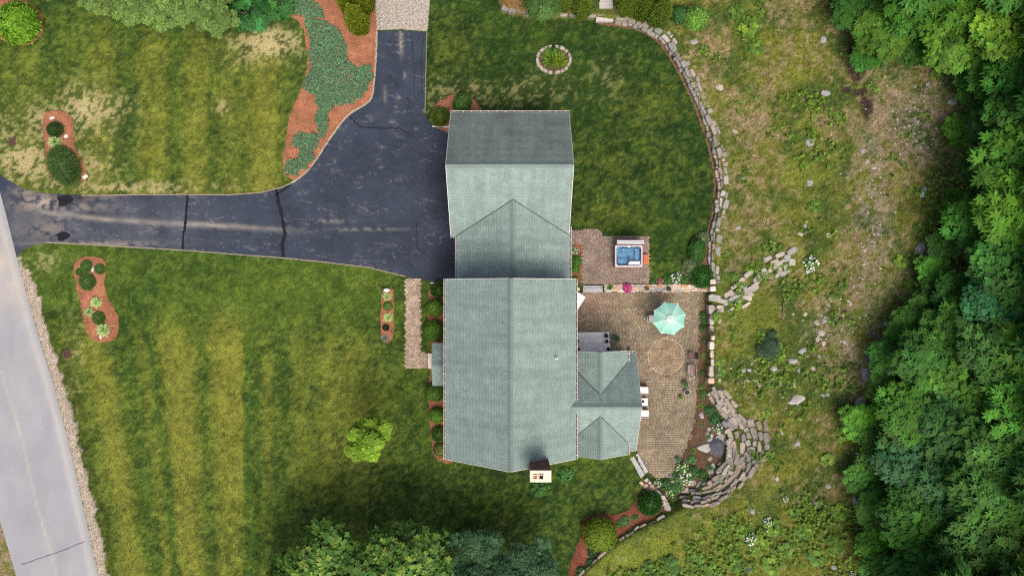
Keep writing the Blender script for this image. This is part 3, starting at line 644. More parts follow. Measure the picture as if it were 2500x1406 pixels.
slabs('pair of long grey treads set diagonally at the bottom corner of the patio', [([W(1548,1113),W(1558,1107),W(1584,1152),W(1575,1158)], -.42, -.14), ([W(1538,1118),W(1547.5,1113.5),W(1574.5,1158.5),W(1564,1166)], -.42, .02)])
slabs('four stacked concrete treads of the garden steps between the clipped hedges', [(rect(1455,1497,39,53,.3), 0, .34), (rect(1459,1497,22,38.5,.5), 0, .56), (rect(1463,1496,5,21.5,.7), 0, .74), (rect(1465,1495,-22,4.5,.8), 0, .84)], mat='foundation')
slabs('pale stone stoop slab in front of the porch', [(rect(1045,1066,862,900,.1), 0, .14)], cat='step', mat='cap')

# ------------------------------------------------------------------ pavers
PAV = [(.180,.147,.100),(.188,.154,.104),(.170,.138,.094),(.164,.134,.096),(.178,.146,.096),(.162,.132,.098),(.190,.158,.110),(.174,.137,.094)]
def pave(name, region, z, pw_, ph_, excl, root, cols=PAV, gap=.010, ring=None, stain=None, label=None):
    xs = [p[0] for p in region]; ys = [p[1] for p in region]; rows = []
    V = []; F = []; C = []
    def put(poly):
        n0 = len(V); cx = sum(p[0] for p in poly)/4; cy = sum(p[1] for p in poly)/4; c = jit(random.choice(cols), .16)
        if stain: c = tuple(v*k for v, k in zip(c, stain(cx, cy)))
        zt = z + rnd(-.004, .004)
        for p in poly: V.append((p[0], p[1], z-.05))
        for p in poly: V.append((p[0], p[1], zt-.008))
        for p in poly: V.append((cx+(p[0]-cx)*.93, cy+(p[1]-cy)*.93, zt))
        for k in (0, 4): F.extend((n0+k+i, n0+k+(i+1)%4, n0+k+4+(i+1)%4, n0+k+4+i) for i in range(4))
        F.append((n0+8, n0+9, n0+10, n0+11)); C.extend([c]*12)
    y = min(ys); k = 0; cand = []
    while y < max(ys):
        x = min(xs) - (k % 2)*pw_*.5
        while x < max(xs):
            w_ = pw_ * rnd(.88, 1.12); cand.append((x, y, w_)); x += w_
        y += ph_; k += 1
    cx = np.array([c[0]+c[2]/2 for c in cand]); cy = np.array([c[1]+ph_/2 for c in cand]); ok = inpoly(cx, cy, region)
    for ex, ey, er in excl: ok &= np.hypot(cx-ex, cy-ey) > er
    for (x, y, w_), o in zip(cand, ok):
        if o: a_ = gap/2 + rnd(0,.004); put([(x+a_, y+a_), (x+w_-a_, y+a_), (x+w_-a_, y+ph_-a_), (x+a_, y+ph_-a_)])
    for ex, ey, er, clip in (ring or []):
        nr = int(er / ph_); 
        for q in range(nr):
            r0 = er*q/nr; r1 = er*(q+1)/nr; m_ = max(5, int(2*pi*(r0+r1)/2/pw_*1.1)); o = rnd(0, 1)
            for t in range(m_):
                t0 = 2*pi*(t+o)/m_; t1 = 2*pi*(t+1+o)/m_; da = gap/2/max(r0, .12)
                P = [(ex+r*math.cos(a_), ey+r*math.sin(a_)) for r, a_ in ((r0+gap/2, t0+da), (r1-gap/2, t0+da), (r1-gap/2, t1-da), (r0+gap/2, t1-da))][::-1]
                if clip is None or clip(sum(p[0] for p in P)/4, sum(p[1] for p in P)/4): put(P)
    me = mesh_np(name, V, F, C); o = link(name, me, M['paver'], root); o['kind'] = 'stuff'
    if label: o['label'] = label
    return o
PATIO = WP([(1398,713.6),(1731,713.6),(1729,760),(1716,762),(1709,800),(1704,880),(1702,960),(1700,1010),(1688,1062),(1662,1120),(1648,1150),(1638,1164),(1612,1166),(1598,1162),(1580,1150),(1556,1104),(1540,1096),(1398,1096)], -.36)
c1 = W(1626, 869, -.36); c2 = W(1443, 823, -.36)
def stain(x, y):
    px = 1250 + x*29.8; py = 703 - y*29.8
    n = fbm(np.array([px]), np.array([py]), 40, 51)[0]; k = .76 + .46*n
    red = math.exp(-((px-1440)/60)**2 - ((py-735)/40)**2)
    rc = .12 if math.hypot(x-c1[0], y-c1[1]) < 1.5 else 0; bd = .26 if 1.28 < math.hypot(x-c1[0], y-c1[1]) < 1.56 else 0
    return (k*(1+.10*red+rc*.6+bd), k*(1-.01*red+bd), k*(1+.02*red-rc*.3+bd))
patio = tag(sheet('patio', PATIO, -.405, M['joint'], flat((.05,.04,.03), .2), .5), kind='structure')
pave('pavers', PATIO, -.36, .265, .185, [(c1[0], c1[1], 1.56), (c2[0], c2[1], 1.2)], patio, ring=[(c1[0], c1[1], 1.55, None), (c2[0], c2[1], 1.18, lambda x, y: y > c2[1]-.05)], stain=stain)
TERR = WP([(1390,562),(1462,560),(1468,572),(1468,576),(1584,576),(1585,693.5),(1473,693.5),(1424,693.5),(1420,693.5),(1420,598),(1390,598)])
terr = tag(sheet('terrace', TERR, .006, M['joint'], flat((.06,.045,.035), .2), .5), kind='structure')
pave('pavers', TERR, .05, .27, .155, [], terr, cols=[(.182,.143,.113),(.174,.138,.110),(.194,.151,.118),(.165,.134,.113),(.185,.136,.106)], stain=lambda x, y: (lambda k: (k, k, k*1.04))(.78+.44*fbm(np.array([x*30]), np.array([y*30]), 45, 52)[0]))
WALK = WP([(990,681),(1027,681),(1027,860),(1046,861),(1046,899),(990,898)])
walk = tag(sheet('walkway', WALK, .006, M['joint'], flat((.10,.085,.065), .2), .5), kind='structure')
pave('pavers', WALK, .04, .25, .17, [], walk, cols=[(.29,.235,.175),(.27,.21,.155),(.32,.26,.20),(.25,.19,.145),(.30,.225,.165)])
BEDS['patio'] = PATIO; BEDS['terr'] = TERR; BEDS['walk'] = WALK
# ------------------------------------------------------------------ house
house = tag(empty('house', (0,0,0)), 'long house with green shingle roofs, attached garage, sunroom and brick chimney', 'house')
def clipb(poly, b0, lo=True):
    out = []; n = len(poly)
    for i in range(n):
        p, q = poly[i], poly[(i+1) % n]; ip = p[1] >= b0 if lo else p[1] <= b0; iq = q[1] >= b0 if lo else q[1] <= b0
        if ip: out.append(p)
        if ip != iq: t = (b0-p[1])/(q[1]-p[1]); out.append((p[0]+(q[0]-p[0])*t, b0))
    return out
ROW = .14
def slope(poly, mat='roof', name='roof_slope', label=None):
    P = [Vector(p) for p in poly]; n = (P[1]-P[0]).cross(P[2]-P[0]).normalized()
    if n.z < 0: n = -n
    s_ = Vector((0,0,-1)) - n * n.dot(Vector((0,0,-1))); s_.normalize(); e = s_.cross(n).normalized(); o = P[0]
    Q = [((p-o).dot(e), (p-o).dot(s_)) for p in P]; b0 = min(q[1] for q in Q); b1 = max(q[1] for q in Q)
    V = []; F = []; UV = []; k = 0; T = .014
    def put(pts):
        i0 = len(V); V.extend(p for p, _ in pts); F.append(tuple(range(i0, i0+len(pts)))); UV.extend(u for _, u in pts)
    b = b0
    while b < b1 - 1e-4:
        c = clipb(clipb(Q, b, True), min(b+ROW, b1), False)
        if len(c) >= 3:
            pts = [(o + e*u + s_*v + n*(T*(v-b)/ROW + .002), (u, v - b0)) for u, v in c]
            put(pts)
            lows = [(u, v) for u, v in c if abs(v-min(b+ROW, b1)) < 1e-5]
            if len(lows) >= 2:
                u0 = min(l[0] for l in lows); u1 = max(l[0] for l in lows); v = lows[0][1]
                A = o+e*u0+s_*v; B = o+e*u1+s_*v
                put([(A+n*(T+.002), (u0, v-b0)), (A, (u0, v-b0)), (B, (u1, v-b0)), (B+n*(T+.002), (u1, v-b0))])
        b += ROW; k += 1
    m0 = len(P)                                        # boarding under the shingles
    top = [p - n*.01 for p in P]; bot = [p - n*.15 for p in P]
    put([(p, (0,0)) for p in bot])
    for i in range(m0): put([(top[i], (0,0)), (top[(i+1)%m0], (0,0)), (bot[(i+1)%m0], (0,0)), (bot[i], (0,0))])
    me = bpy.data.meshes.new(name); me.from_pydata([tuple(v) for v in V], [], F); me.update()
    uvl = me.uv_layers.new(name='UVMap'); ofs = 3.0
    for lp in me.loops: u = UV[lp.vertex_index]; uvl.data[lp.index].uv = (u[0]+ofs*7.3, u[1])
    for p in me.polygons[:]:
        if p.normal.dot(n) < -.9 and p.index < len(F)-m0-1: p.flip()
    ob = link(name, me, M[mat], house)
    if label: ob['label'] = label
    return ob
def beamobj(name, segs, mat, w=.05, h=.16, up=(0,0,1), parent=house):
    for p, q in segs:
        mb = MB(); mb.beam(p, q, w*.7, h, up=up); mb.obj(name, M[mat], parent)
def ridgecap(p, q, drop, across, parent):
    p = Vector(p); q = Vector(q); d = (q-p).normalized(); L = (q-p).length; mb = MB(); a = Vector(across).normalized()*.19; n = int(L/.22)
    for k in range(n):
        A = p + d*(L*k/n); B = p + d*(L*(k+1)/n - .005); u0 = Vector((0,0,.022)); u1 = Vector((0,0,.036)); dz = Vector((0,0,-.19*drop))
        V = [A+u0, B+u1, A+a+dz+u0, B+a+dz+u1, A-a+dz+u0, B-a+dz+u1]; W_ = [v - Vector((0,0,.05)) for v in V]
        mb.add(V + W_, [(0,1,3,2),(1,0,4,5),(1,7,9,3),(1,5,11,7),(2,3,9,8),(4,10,11,5)])
    return mb.obj('ridge_cap', M['ridge'], parent)
def gutter(p, q, out, parent=house):
    p = Vector(p); q = Vector(q); o = Vector(out); mb = MB()
    mb.beam(p+o*.13, q+o*.13, .035, .11); mb.beam(p+o*.02, q+o*.02, .02, .11); mb.beam(p+o*.07+Vector((0,0,-.06)), q+o*.07+Vector((0,0,-.06)), .12, .02)
    g = mb.obj('gutter', M['gutter'], parent); L = (q-p).length; d = (q-p)/L; mh = MB(); n = int(L/.7)
    for k in range(n+1):
        c = p + d*(L*(k+.5)/(n+1)); mh.beam(c+o*-.02+Vector((0,0,.06)), c+o*.15+Vector((0,0,.06)), .045, .02)
    tag(mh.obj('hangers', M['gutter'], g), kind='stuff')
    ml = MB(); ml.beam(p+o*.075+Vector((0,0,-.045)), q+o*.075+Vector((0,0,-.045)), .08, .008); ml.obj('trough_strip', M['bark'], g)  # last beam: dark strip laid along the gutter trough
    return g
# main block
xL, xR, xM, yN, yS, zE, zR = -4.91, 4.70, -.10, .67, -12.68, 5.40, 9.20
a_ = slope([(xM,yS,zR),(xM,yN,zR),(xL,yN,zE),(xL,yS,zE)], label='west slope of the main roof')
b_ = slope([(xM,yN,zR),(xM,yS,zR),(xR,yS,zE),(xR,yN,zE)], label='east slope of the main roof')
ridgecap((xM,yS,zR),(xM,yN,zR), .79, (1,0,0), a_)
beamobj('rake_board', [((xL,yy,zE-.10),(xM,yy,zR-.10)) for yy in (yN-.01, yS+.01)] + [((xR,yy,zE-.10),(xM,yy,zR-.10)) for yy in (yN-.01, yS+.01)], 'trim', .05, .2)
gutter((xL-.01,yS,zE-.07),(xL-.01,yN,zE-.07),(-1,0,0)); gutter((xR+.01,yS,zE-.07),(xR+.01,yN,zE-.07),(1,0,0))
def block(name, x0, x1, y0, y1, zb, ze, ridge=None, axis_='y', mat='siding', label=None):
    mb = MB()
    if axis_ == 'y':
        xm = (x0+x1)/2; sec = [(x0,zb),(x1,zb),(x1,ze),(xm,ridge),(x0,ze)]; V = [(x,y,z) for y in (y0,y1) for x, z in sec]
    else:
        ym = (y0+y1)/2; sec = [(y0,zb),(y1,zb),(y1,ze),(ym,ridge),(y0,ze)]; V = [(x,y,z) for x in (x0,x1) for y, z in sec]
    mb.add(V, [(4,3,2,1,0),(5,6,7,8,9)] + [(i,(i+1)%5,5+(i+1)%5,5+i) for i in range(5)])
    o = mb.obj(name, M[mat], house)
    if label: o['label'] = label
    return o
wm = block('wall', -4.58, 4.38, -12.38, .36, -.5, 5.25, 8.80, 'y', label='siding of the main two storey block')
# garage
gx0, gx1, gy0, gy1, gyr, gzE, gzR = -4.74, 4.42, 4.04, 13.50, 8.77, 3.20, 7.55
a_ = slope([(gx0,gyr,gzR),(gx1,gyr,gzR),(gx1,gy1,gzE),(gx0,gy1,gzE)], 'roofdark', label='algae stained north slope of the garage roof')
slope([(gx1,gyr,gzR),(gx0,gyr,gzR),(gx0,gy0,gzE),(gx1,gy0,gzE)], label='south slope of the garage roof')
ridgecap((gx0,gyr,gzR),(gx1,gyr,gzR), .92, (0,1,0), a_)
beamobj('rake_board', [((xx,yy,gzE-.10),(xx,gyr,gzR-.10)) for xx in (gx0+.02, gx1-.02) for yy in (gy0, gy1)], 'trim', .05, .2)
gutter((gx0,gy0-.01,gzE-.07),(-4.28,gy0-.01,gzE-.07),(0,-1,0)); gutter((gx0,gy1+.01,gzE-.07),(gx1,gy1+.01,gzE-.07),(0,1,0))
wg = block('wall', -4.44, 4.12, 4.34, 13.2, -.5, 3.05, 7.1, 'x', label='siding of the garage wing')
# link between garage and main block
cx0, cx1, cxm, cz, czE, cya = -4.23, 4.45, .08, 5.50, 3.20, 6.54
a_ = slope([(cxm,.37,cz),(cxm,cya,cz),(cx0,gy0,czE),(cx0,.37,czE)], label='west slope of the connecting roof')
slope([(cxm,cya,cz),(cxm,.37,cz),(cx1,.37,czE),(cx1,gy0,czE)], label='east slope of the connecting roof')
ridgecap((cxm,.4,cz),(cxm,cya,cz), .53, (1,0,0), a_)
beamobj('valley_flashing', [((cx0,gy0,czE+.03),(cxm,cya,cz+.03)),((cx1,gy0,czE+.03),(cxm,cya,cz+.03))], 'valley', .10, .02)
gutter((cx0-.01,.7,czE-.07),(cx0-.01,gy0-.15,czE-.07),(-1,0,0)); gutter((cx1+.01,.7,czE-.07),(cx1+.01,gy0+.7,czE-.07),(1,0,0))
wc_ = block('wall', -3.95, 4.15, .36, 4.34, -.5, 3.0, 5.2, 'y', label='siding of the connecting wing')
# sunroom
sx1, syr, szR, szE, sn, ss = 9.6, -8.76, 5.70, 3.00, -5.04, -12.48
k_ = (szR-szE)/(sn-syr)
a_ = slope([(4.38,syr,szR),(sx1,syr,szR),(sx1,sn,szE),(4.38,sn,szE)], label='north slope of the sunroom roof')
slope([(sx1,syr,szR),(4.38,syr,szR),(4.38,ss,szE),(sx1,ss,szE)], label='south slope of the sunroom roof')
ridgecap((4.4,syr,szR),(sx1,syr,szR), .73, (0,1,0), a_)
beamobj('rake_board', [((sx1-.01,yy,szE-.1),(sx1-.01,syr,szR-.1)) for yy in (sn, ss)], 'trim', .05, .18)
vz, vx, vl, ve, vzE = 5.13, 6.58, 4.39, 8.87, 3.47
for yend, sg in ((-4.80, 1), (-12.77, -1)):
    ya = syr + sg*(szR-vz)/k_; yv = syr + sg*(szR-vzE)/k_
    a_ = slope([(vx,yend,vz),(vx,ya,vz),(ve,yv,vzE),(ve,yend,vzE)], label='east slope of the %s sunroom gable' % ('north' if sg > 0 else 'south'))
    slope([(vx,ya,vz),(vx,yend,vz),(vl,yend,vz-(vx-vl)*.725),(vl,syr+sg*(szR-(vz-(vx-vl)*.725))/k_,vz-(vx-vl)*.725)], label='west slope of the %s sunroom gable' % ('north' if sg > 0 else 'south'))
    ridgecap((vx,yend,vz),(vx,ya,vz), .72, (1,0,0), a_)
    beamobj('valley_flashing', [((vx,ya,vz+.03),(ve,yv,vzE+.03)),((vx,ya,vz+.03),(vl,syr+sg*(szR-(vz-(vx-vl)*.725))/k_,vz-(vx-vl)*.725+.03))], 'valley', .08, .02)
    beamobj('rake_board', [((ve,yend-sg*.01,vzE-.1),(vx,yend-sg*.01,vz-.1)),((vl,yend-sg*.01,vz-(vx-vl)*.725-.1),(vx,yend-sg*.01,vz-.1))], 'trim', .05, .18)
    gutter((ve+.01,yend,vzE-.07),(ve+.01,yv,vzE-.07),(1,0,0)); gutter((ve+.1,(sn if sg>0 else ss)+sg*.01,szE-.07),(sx1,(sn if sg>0 else ss)+sg*.01,szE-.07),(0,sg,0))
    y0, y1 = sorted((yend-sg*.3, syr)); block('wall', 4.38, 8.6, y0, y1, -.5, 3.2, 4.75, 'y', label='siding of the %s sunroom gable' % ('north' if sg > 0 else 'south'))
wsr = block('wall', 4.38, 9.3, -12.2, -5.32, -.5, 2.85, 5.3, 'x', label='siding of the sunroom')
# porch
pz, pe, py0, py1, pyr, px0 = 3.75, 3.05, -7.55, -4.25, -5.88, -6.15
a_ = slope([(px0,pyr,pz),(-4.6,pyr,pz),(-4.6,py1,pe),(px0,py1,pe)], label='north slope of the porch roof'); slope([(-4.6,pyr,pz),(px0,pyr,pz),(px0,py0,pe),(-4.6,py0,pe)], label='south slope of the porch roof')
ridgecap((px0,pyr,pz),(-4.6,pyr,pz), .42, (0,1,0), a_)
for yy in (-7.2, -4.6):
    mb = MB(); mb.box(-6.08,-5.88,yy-.1,yy+.1,0,2.95); mb.box(-6.12,-5.84,yy-.14,yy+.14,0,.2); mb.box(-6.12,-5.84,yy-.14,yy+.14,2.75,2.95); mb.obj('porch_column', M['trim'], house)
mb = MB(); mb.box(-6.1,-4.58,-7.3,-4.5,-.1,.12); mb.obj('porch_floor', M['foundation'], house)
# doors and windows
def window(x, y, z, w, h, ax):
    s_ = 1 if ax[0] + ax[1] > 0 else -1; mb = MB(); g = MB(); t = .06
    def bx(m, u0, u1, z0, z1, d0, d1):
        if ax[0]: m.box(min(x+s_*d0,x+s_*d1), max(x+s_*d0,x+s_*d1), y+u0, y+u1, z0, z1)
        else: m.box(x+u0, x+u1, min(y+s_*d0,y+s_*d1), max(y+s_*d0,y+s_*d1), z0, z1)
    bx(mb,-w/2-t,w/2+t,z-t,z,0,.05); bx(mb,-w/2-t,w/2+t,z+h,z+h+t,0,.05); bx(mb,-w/2-t,-w/2,z,z+h,0,.05); bx(mb,w/2,w/2+t,z,z+h,0,.05); bx(mb,-w/2,w/2,z+h/2-.02,z+h/2+.02,0,.04)
    f = mb.obj('window', M['trim'], house); bx(g,-w/2,w/2,z,z+h,.002,.015); g.obj('pane', M['glass'], f)
for yy in (-11,-9,-4,-2): 
    for zz in (.9, 3.5): window(-4.58, yy, zz, 1.0, 1.5, (-1,0))
for yy in (-3.5,-1.6):
    for zz in (.9, 3.5): window(4.38, yy, zz, 1.0, 1.5, (1,0))
for xx in (-3,2.8):
    for zz in (.9, 3.5): window(xx, -12.38, zz, 1.0, 1.5, (0,-1))
for yy in (-11,-9.6,-8,-6.5): window(9.3, yy, .6, 1.0, 1.8, (1,0))
window(4.15, 2.4, .9, 1.1, 1.3, (1,0)); window(4.12, 7, .9, 1.0, 1.3, (1,0)); window(4.12, 10.5, .9, 1.0, 1.3, (1,0)); window(-3.95, 2.5, .9, 1.1, 1.3, (-1,0)); window(0, 13.2, 1, 1.0, 1.3, (0,1))
for yy in (6.0, 8.8, 11.6):
    mb = MB()
    for k in range(4): mb.box(-4.49,-4.44,yy-1.2,yy+1.2,.02+k*.55,.02+k*.55+.53)
    mb.obj('garage_door', M['trim'], house)
mb = MB(); mb.box(-4.63,-4.58,-6.3,-5.4,.12,2.2); d_ = mb.obj('door', M['door'], house); mb = MB(); mb.lathe([(.03,1.1),(.04,1.13),(.03,1.16)],8,-4.66,-5.5); mb.obj('door_handle', M['metal_dark'], d_)
mb = MB(); mb.box(4.38,4.43,-4.75,-3.75,.3,2.4); d_ = mb.obj('door', M['trim'], house); d_['label'] = 'white back door at the top of the entry treads'; mb = MB(); mb.lathe([(.03,1.3),(.04,1.33),(.03,1.36)],8,4.46,-3.9); mb.obj('door_handle', M['metal_dark'], d_)
# chimney
ch = MB(); X0, X1, Y0, Y1 = 1.24, 2.60, -12.98, -12.26; ch.box(X0+.02,X1-.02,Y0+.02,Y1-.02,-.4,10.45)
cho = ch.obj('chimney', M['mortar'], house)
bk = MB(); z = -.3; r_ = 0
while z < 10.4:
    for (u0, u1, f) in ((X0, X1, 'n'), (X0, X1, 's'), (Y0, Y1, 'w'), (Y0, Y1, 'e')):
        u = u0 - (.11 if r_ % 2 else 0)
        while u < u1 - .02:
            a0 = max(u, u0) + .006; a1 = min(u+.21, u1) - .006; c = jit(random.choice([(.17,.07,.055),(.13,.055,.05),(.20,.09,.07),(.11,.06,.06),(.22,.13,.11)]), .2); pr = rnd(.0, .012)
            if a1 > a0 + .03:
                if f == 'n': bk.box(a0,a1,Y1-.03,Y1+pr,z,z+.062,c)
                elif f == 's': bk.box(a0,a1,Y0-pr,Y0+.03,z,z+.062,c)
                elif f == 'w': bk.box(X0-pr,X0+.03,a0,a1,z,z+.062,c)
                else: bk.box(X1-.03,X1+pr,a0,a1,z,z+.062,c)
            u += .215
    z += .075; r_ += 1
tag(bk.obj('bricks', M['brick'], cho), kind='stuff')
mb = MB(); mb.prism([(X0-.04,Y0-.04),(X1+.04,Y0-.04),(X1+.04,Y1+.04),(X0-.04,Y1+.04)], 10.42, 10.56, .05); mb.obj('chimney_cap', M['cap'], cho)
for xx, mt in ((1.55,'clay'),(1.96,'near_black')):
    mb = MB(); yy = -12.65; w = .155 if mt == 'clay' else .17; q = .10 if mt == 'clay' else .11; P = lambda k, z: [(xx-k,yy-k,z),(xx+k,yy-k,z),(xx+k,yy+k,z),(xx-k,yy+k,z)]
    mb.add(P(w,10.5)+P(w,10.66)+P(q+.02,10.66)+P(q+.02,10.50)+P(q+.02,10.561), [(0,1,5,4),(1,2,6,5),(2,3,7,6),(3,0,4,7),(4,5,9,8),(5,6,10,9),(6,7,11,10),(7,4,8,11),(8,9,13,12),(9,10,14,13),(10,11,15,14),(11,8,12,15)], (1,1,1))
    fl = mb.obj('flue', M['cap'], cho); mi = MB(); mi.add(P(q+.018,10.585), [(0,1,2,3)]); mi.obj('flue_opening', M[mt], fl)
vx_, vy_ = W(1359, 875, 7.2); vz_ = zE + (xR - vx_)*(zR-zE)/(xR-xM)
mb = MB(); mb.lathe([(.16,vz_-.05),(.10,vz_+.12),(.06,vz_+.14),(.06,vz_+.42),(.045,vz_+.42),(.045,vz_+.2)], 14, vx_, vy_); mb.obj('vent_pipe', M['trim'], house)
HOUSE_FOOT = [(-4.6,-12.5),(4.4,-12.5),(4.4,-12.3),(9.35,-12.3),(9.35,-5.1),(4.4,-5.1),(4.4,.4),(4.2,.4),(4.2,13.2),(-4.5,13.2),(-4.5,4.3),(-4.0,4.3),(-4.0,.4),(-4.6,.4)]
# white downspout shoes
for pts, lb in (([(1056,309),(1097,311.5)], 'white downspout extension lying at the garage corner'), ([(1052,690.5),(1064,691.5)], 'white downspout extension by the first front shrub')):
    mb = MB(); A = W(*pts[0]); B = W(*pts[1]); mb.beam((A[0],A[1],.07),(B[0],B[1],.09),.11,.09); mb.beam((B[0],B[1],.06),(B[0],B[1],.35),.1,.09); tag(mb.obj('downspout', M['trim']), lb, 'downspout')
# ------------------------------------------------------------------ foliage
def unit(v): return v / (np.linalg.norm(v, axis=1, keepdims=True) + 1e-9)
def leafq(C, D, S, L, Wd, droop=0.0):
    n = len(C); L = np.broadcast_to(np.asarray(L, float), (n,))[:, None]; Wd = np.broadcast_to(np.asarray(Wd, float), (n,))[:, None]
    mid = C + D * L * .45; tip = C + D * L; tip[:, 2] -= droop * L[:, 0]
    V = np.stack([C, mid + S * Wd * .5, tip, mid - S * Wd * .5], 1).reshape(-1, 3)
    return V, np.arange(4 * n).reshape(n, 4)
def rep4(c): return np.repeat(c, 4, axis=0)
def tint(rng, n, a=.22, warm=.10):
    k = 1 + rng.normal(0, a, (n, 1)); h = rng.normal(0, warm, n)
    return np.clip(np.hstack([k * (1 + h[:, None]), k, k * (1 - h[:, None])]), .25, 2.2)
def rosettes(rng, P, N, k, L, Wd, tilt=.15, droop=.15, colr=None):
    n = len(P); ref = unit(rng.normal(size=(n, 3))); T = unit(np.cross(N, ref)); B = np.cross(N, T)
    ang = rng.uniform(0, 2*pi, (n, 1)) + np.arange(k)[None] * 2*pi/k + rng.normal(0, .18, (n, k))
    ca, sa = np.cos(ang)[..., None], np.sin(ang)[..., None]
    rad = T[:, None]*ca + B[:, None]*sa; tl = rng.normal(tilt, .22, (n, k, 1))
    D = rad*np.cos(tl) + N[:, None]*np.sin(tl); S = -T[:, None]*sa + B[:, None]*ca
    sc = rng.uniform(.7, 1.2, (n, k)) * rng.uniform(.8, 1.2, (n, 1))
    C = np.repeat(P[:, None], k, 1)
    V, F = leafq(C.reshape(-1,3), unit(D.reshape(-1,3)), unit(S.reshape(-1,3)), (L*sc).ravel(), (Wd*sc).ravel(), droop)
    return V, F, np.repeat(colr if colr is not None else tint(rng, n), k, axis=0)
def lobed(rng, R, H, nl, per, zc, lobe=(.30,.46), up=.5, flat_=1.0):
    d = unit(rng.normal(size=(nl, 3)) + np.array([0, 0, .35])); d[:, 2] = np.abs(d[:, 2]) * np.where(rng.random(nl) < .85, 1, -.5)
    c = d * np.array([R*.66, R*.66, H*.5*.66]) * rng.uniform(.55, 1.12, (nl, 1)); r = R * rng.uniform(*lobe, nl)
    P = []; N = []; I = []
    for i in range(nl):
        u = unit(rng.normal(size=(per, 3)) + .7*d[i] + np.array([0, 0, up])); q = c[i] + u * (r[i] * rng.uniform(.55, 1.08, (per, 1))) * np.array([1, 1, flat_])
        P.append(q); N.append(u); I.append(np.full(per, i))
    P = np.vstack(P); P[:, 2] += zc
    return P, np.vstack(N), np.concatenate(I), c + np.array([0, 0, zc])
def upmix(N, k): return unit(N + np.array([0, 0, k]))
def trunk_mesh(name, H, r, limbs, zfork):
    mb = MB(); mb.tube([(0,0,-.3),(.04,.02,H*.25),(-.05,.05,zfork),(0,0,H*.8)], [r*1.25, r, r*.8, r*.3], 8)
    for c in limbs:
        mid = (c[0]*.45, c[1]*.45, zfork*.55+c[2]*.45+.3); mb.tube([(0,0,zfork*.85), mid, tuple(c)], [r*.45, r*.3, r*.1], 5)
    me = mb.mesh(name, True); me.materials.append(M['bark']); return me
class Proto: pass
def tree_proto(seed, R, H, zc, nl, per, k, L, Wd, tilt=.1, droop=.2, up=.5, lobe=(.30,.46), nup=.7, acc=0.0, acol=(1.7,1.25,.9), mat='leaf', lobvar=.16, flat_=.8, warm=.08):
    rng = np.random.default_rng(seed); P, N, I, c = lobed(rng, R, H, nl, per, zc, lobe, up, flat_)
    lv = 1 + rng.normal(0, lobvar, (nl, 1)); col = tint(rng, len(P), .16, warm) * lv[I]
    if acc: a = rng.random(len(P)) < acc; col[a] *= np.array(acol)
    V, F, cc = rosettes(rng, P, upmix(N, nup), k, L, Wd, tilt, droop, col)
    p = Proto(); p.crown = mesh_np('crown', V, F, rep4(cc)); p.crown.materials.append(M[mat])
    p.trunk = trunk_mesh('trunk', zc + H*.25, .05*R + .05, c[:10], max(.6, zc - H*.3)); p.zc = zc; p.R = R; return p
def plant_tree(p, px, py, rpx, base, label, group=None, cat='tree', name='tree', zmax=None, zs=1.0):
    s = rpx * .0285 / p.R
    for _ in range(3):
        zz = p.zc*s*zs; x, y = W(px, py, zz); g = h1(x, y); x, y = W(px, py, zz + g); s = rpx * (CAM_H - zz - g) / FPX / p.R
    e = empty(name, (x, y, h1(x, y)), rnd(0, 6.28), label, cat, group); e.scale = (s, s, s*zs)
    t = link('trunk', p.trunk, None, e); c = link('crown', p.crown, None, e); c.color = tuple(base) + (1,)
    return e
# ObjectInfo colour carries each plant's own leaf colour
for m in (M['leaf'], M['needle'], M['grass']):
    nt = m.node_tree; oi = [n for n in nt.nodes if n.type == 'OBJECT_INFO'][0]; at = [n for n in nt.nodes if n.type == 'ATTRIBUTE'][0]
    lk = [l for l in nt.links if l.from_node == at][0]; dst = lk.to_socket
    nt.links.new(mixc(nt, 1.0, at.outputs['Color'], oi.outputs['Color'], 'MULTIPLY'), dst)
ASH = [tree_proto(s, 3.0, 3.6, 6.0, 36, 17, 11, .50, .19, .16, .34, nup=3.0, lobvar=.22) for s in (1, 2, 3)]
OAK = [tree_proto(s, 3.0, 3.6, 6.0, 44, 40, 6, .30, .20, .2, .2, nup=1.2, lobvar=.24) for s in (15, 16)]
MAPLE = tree_proto(5, 3.2, 4.5, 6.0, 44, 60, 6, .26, .17, .2, .15, acc=.22, acol=(2.3,1.6,1.5))
BLUE = tree_proto(6, 3.0, 4.5, 6.0, 26, 70, 7, .36, .085, .3, .1, up=.6, lobe=(.24,.38))
LIME = tree_proto(8, 1.6, 2.2, 3.2, 22, 150, 5, .14, .11, .2, .1, lobe=(.20,.33), warm=.05, lobvar=.14)
PINE = tree_proto(9, 3.2, 2.6, 4.0, 62, 80, 8, .26, .05, .5, .05, lobvar=.2, lobe=(.10,.24), flat_=.55, mat='needle', warm=.05)
BRUSH = tree_proto(12, 1.2, .9, .6, 12, 9, 6, .34, .19, .15, .2, lobe=(.22,.5), lobvar=.25, nup=1.2)
SPARSE = tree_proto(14, 1.2, 1.2, .8, 16, 16, 7, .26, .05, .3, .1, lobe=(.22,.4))
FEATHER = tree_proto(13, 1.5, 1.8, 1.2, 20, 60, 6, .34, .05, .1, .3)

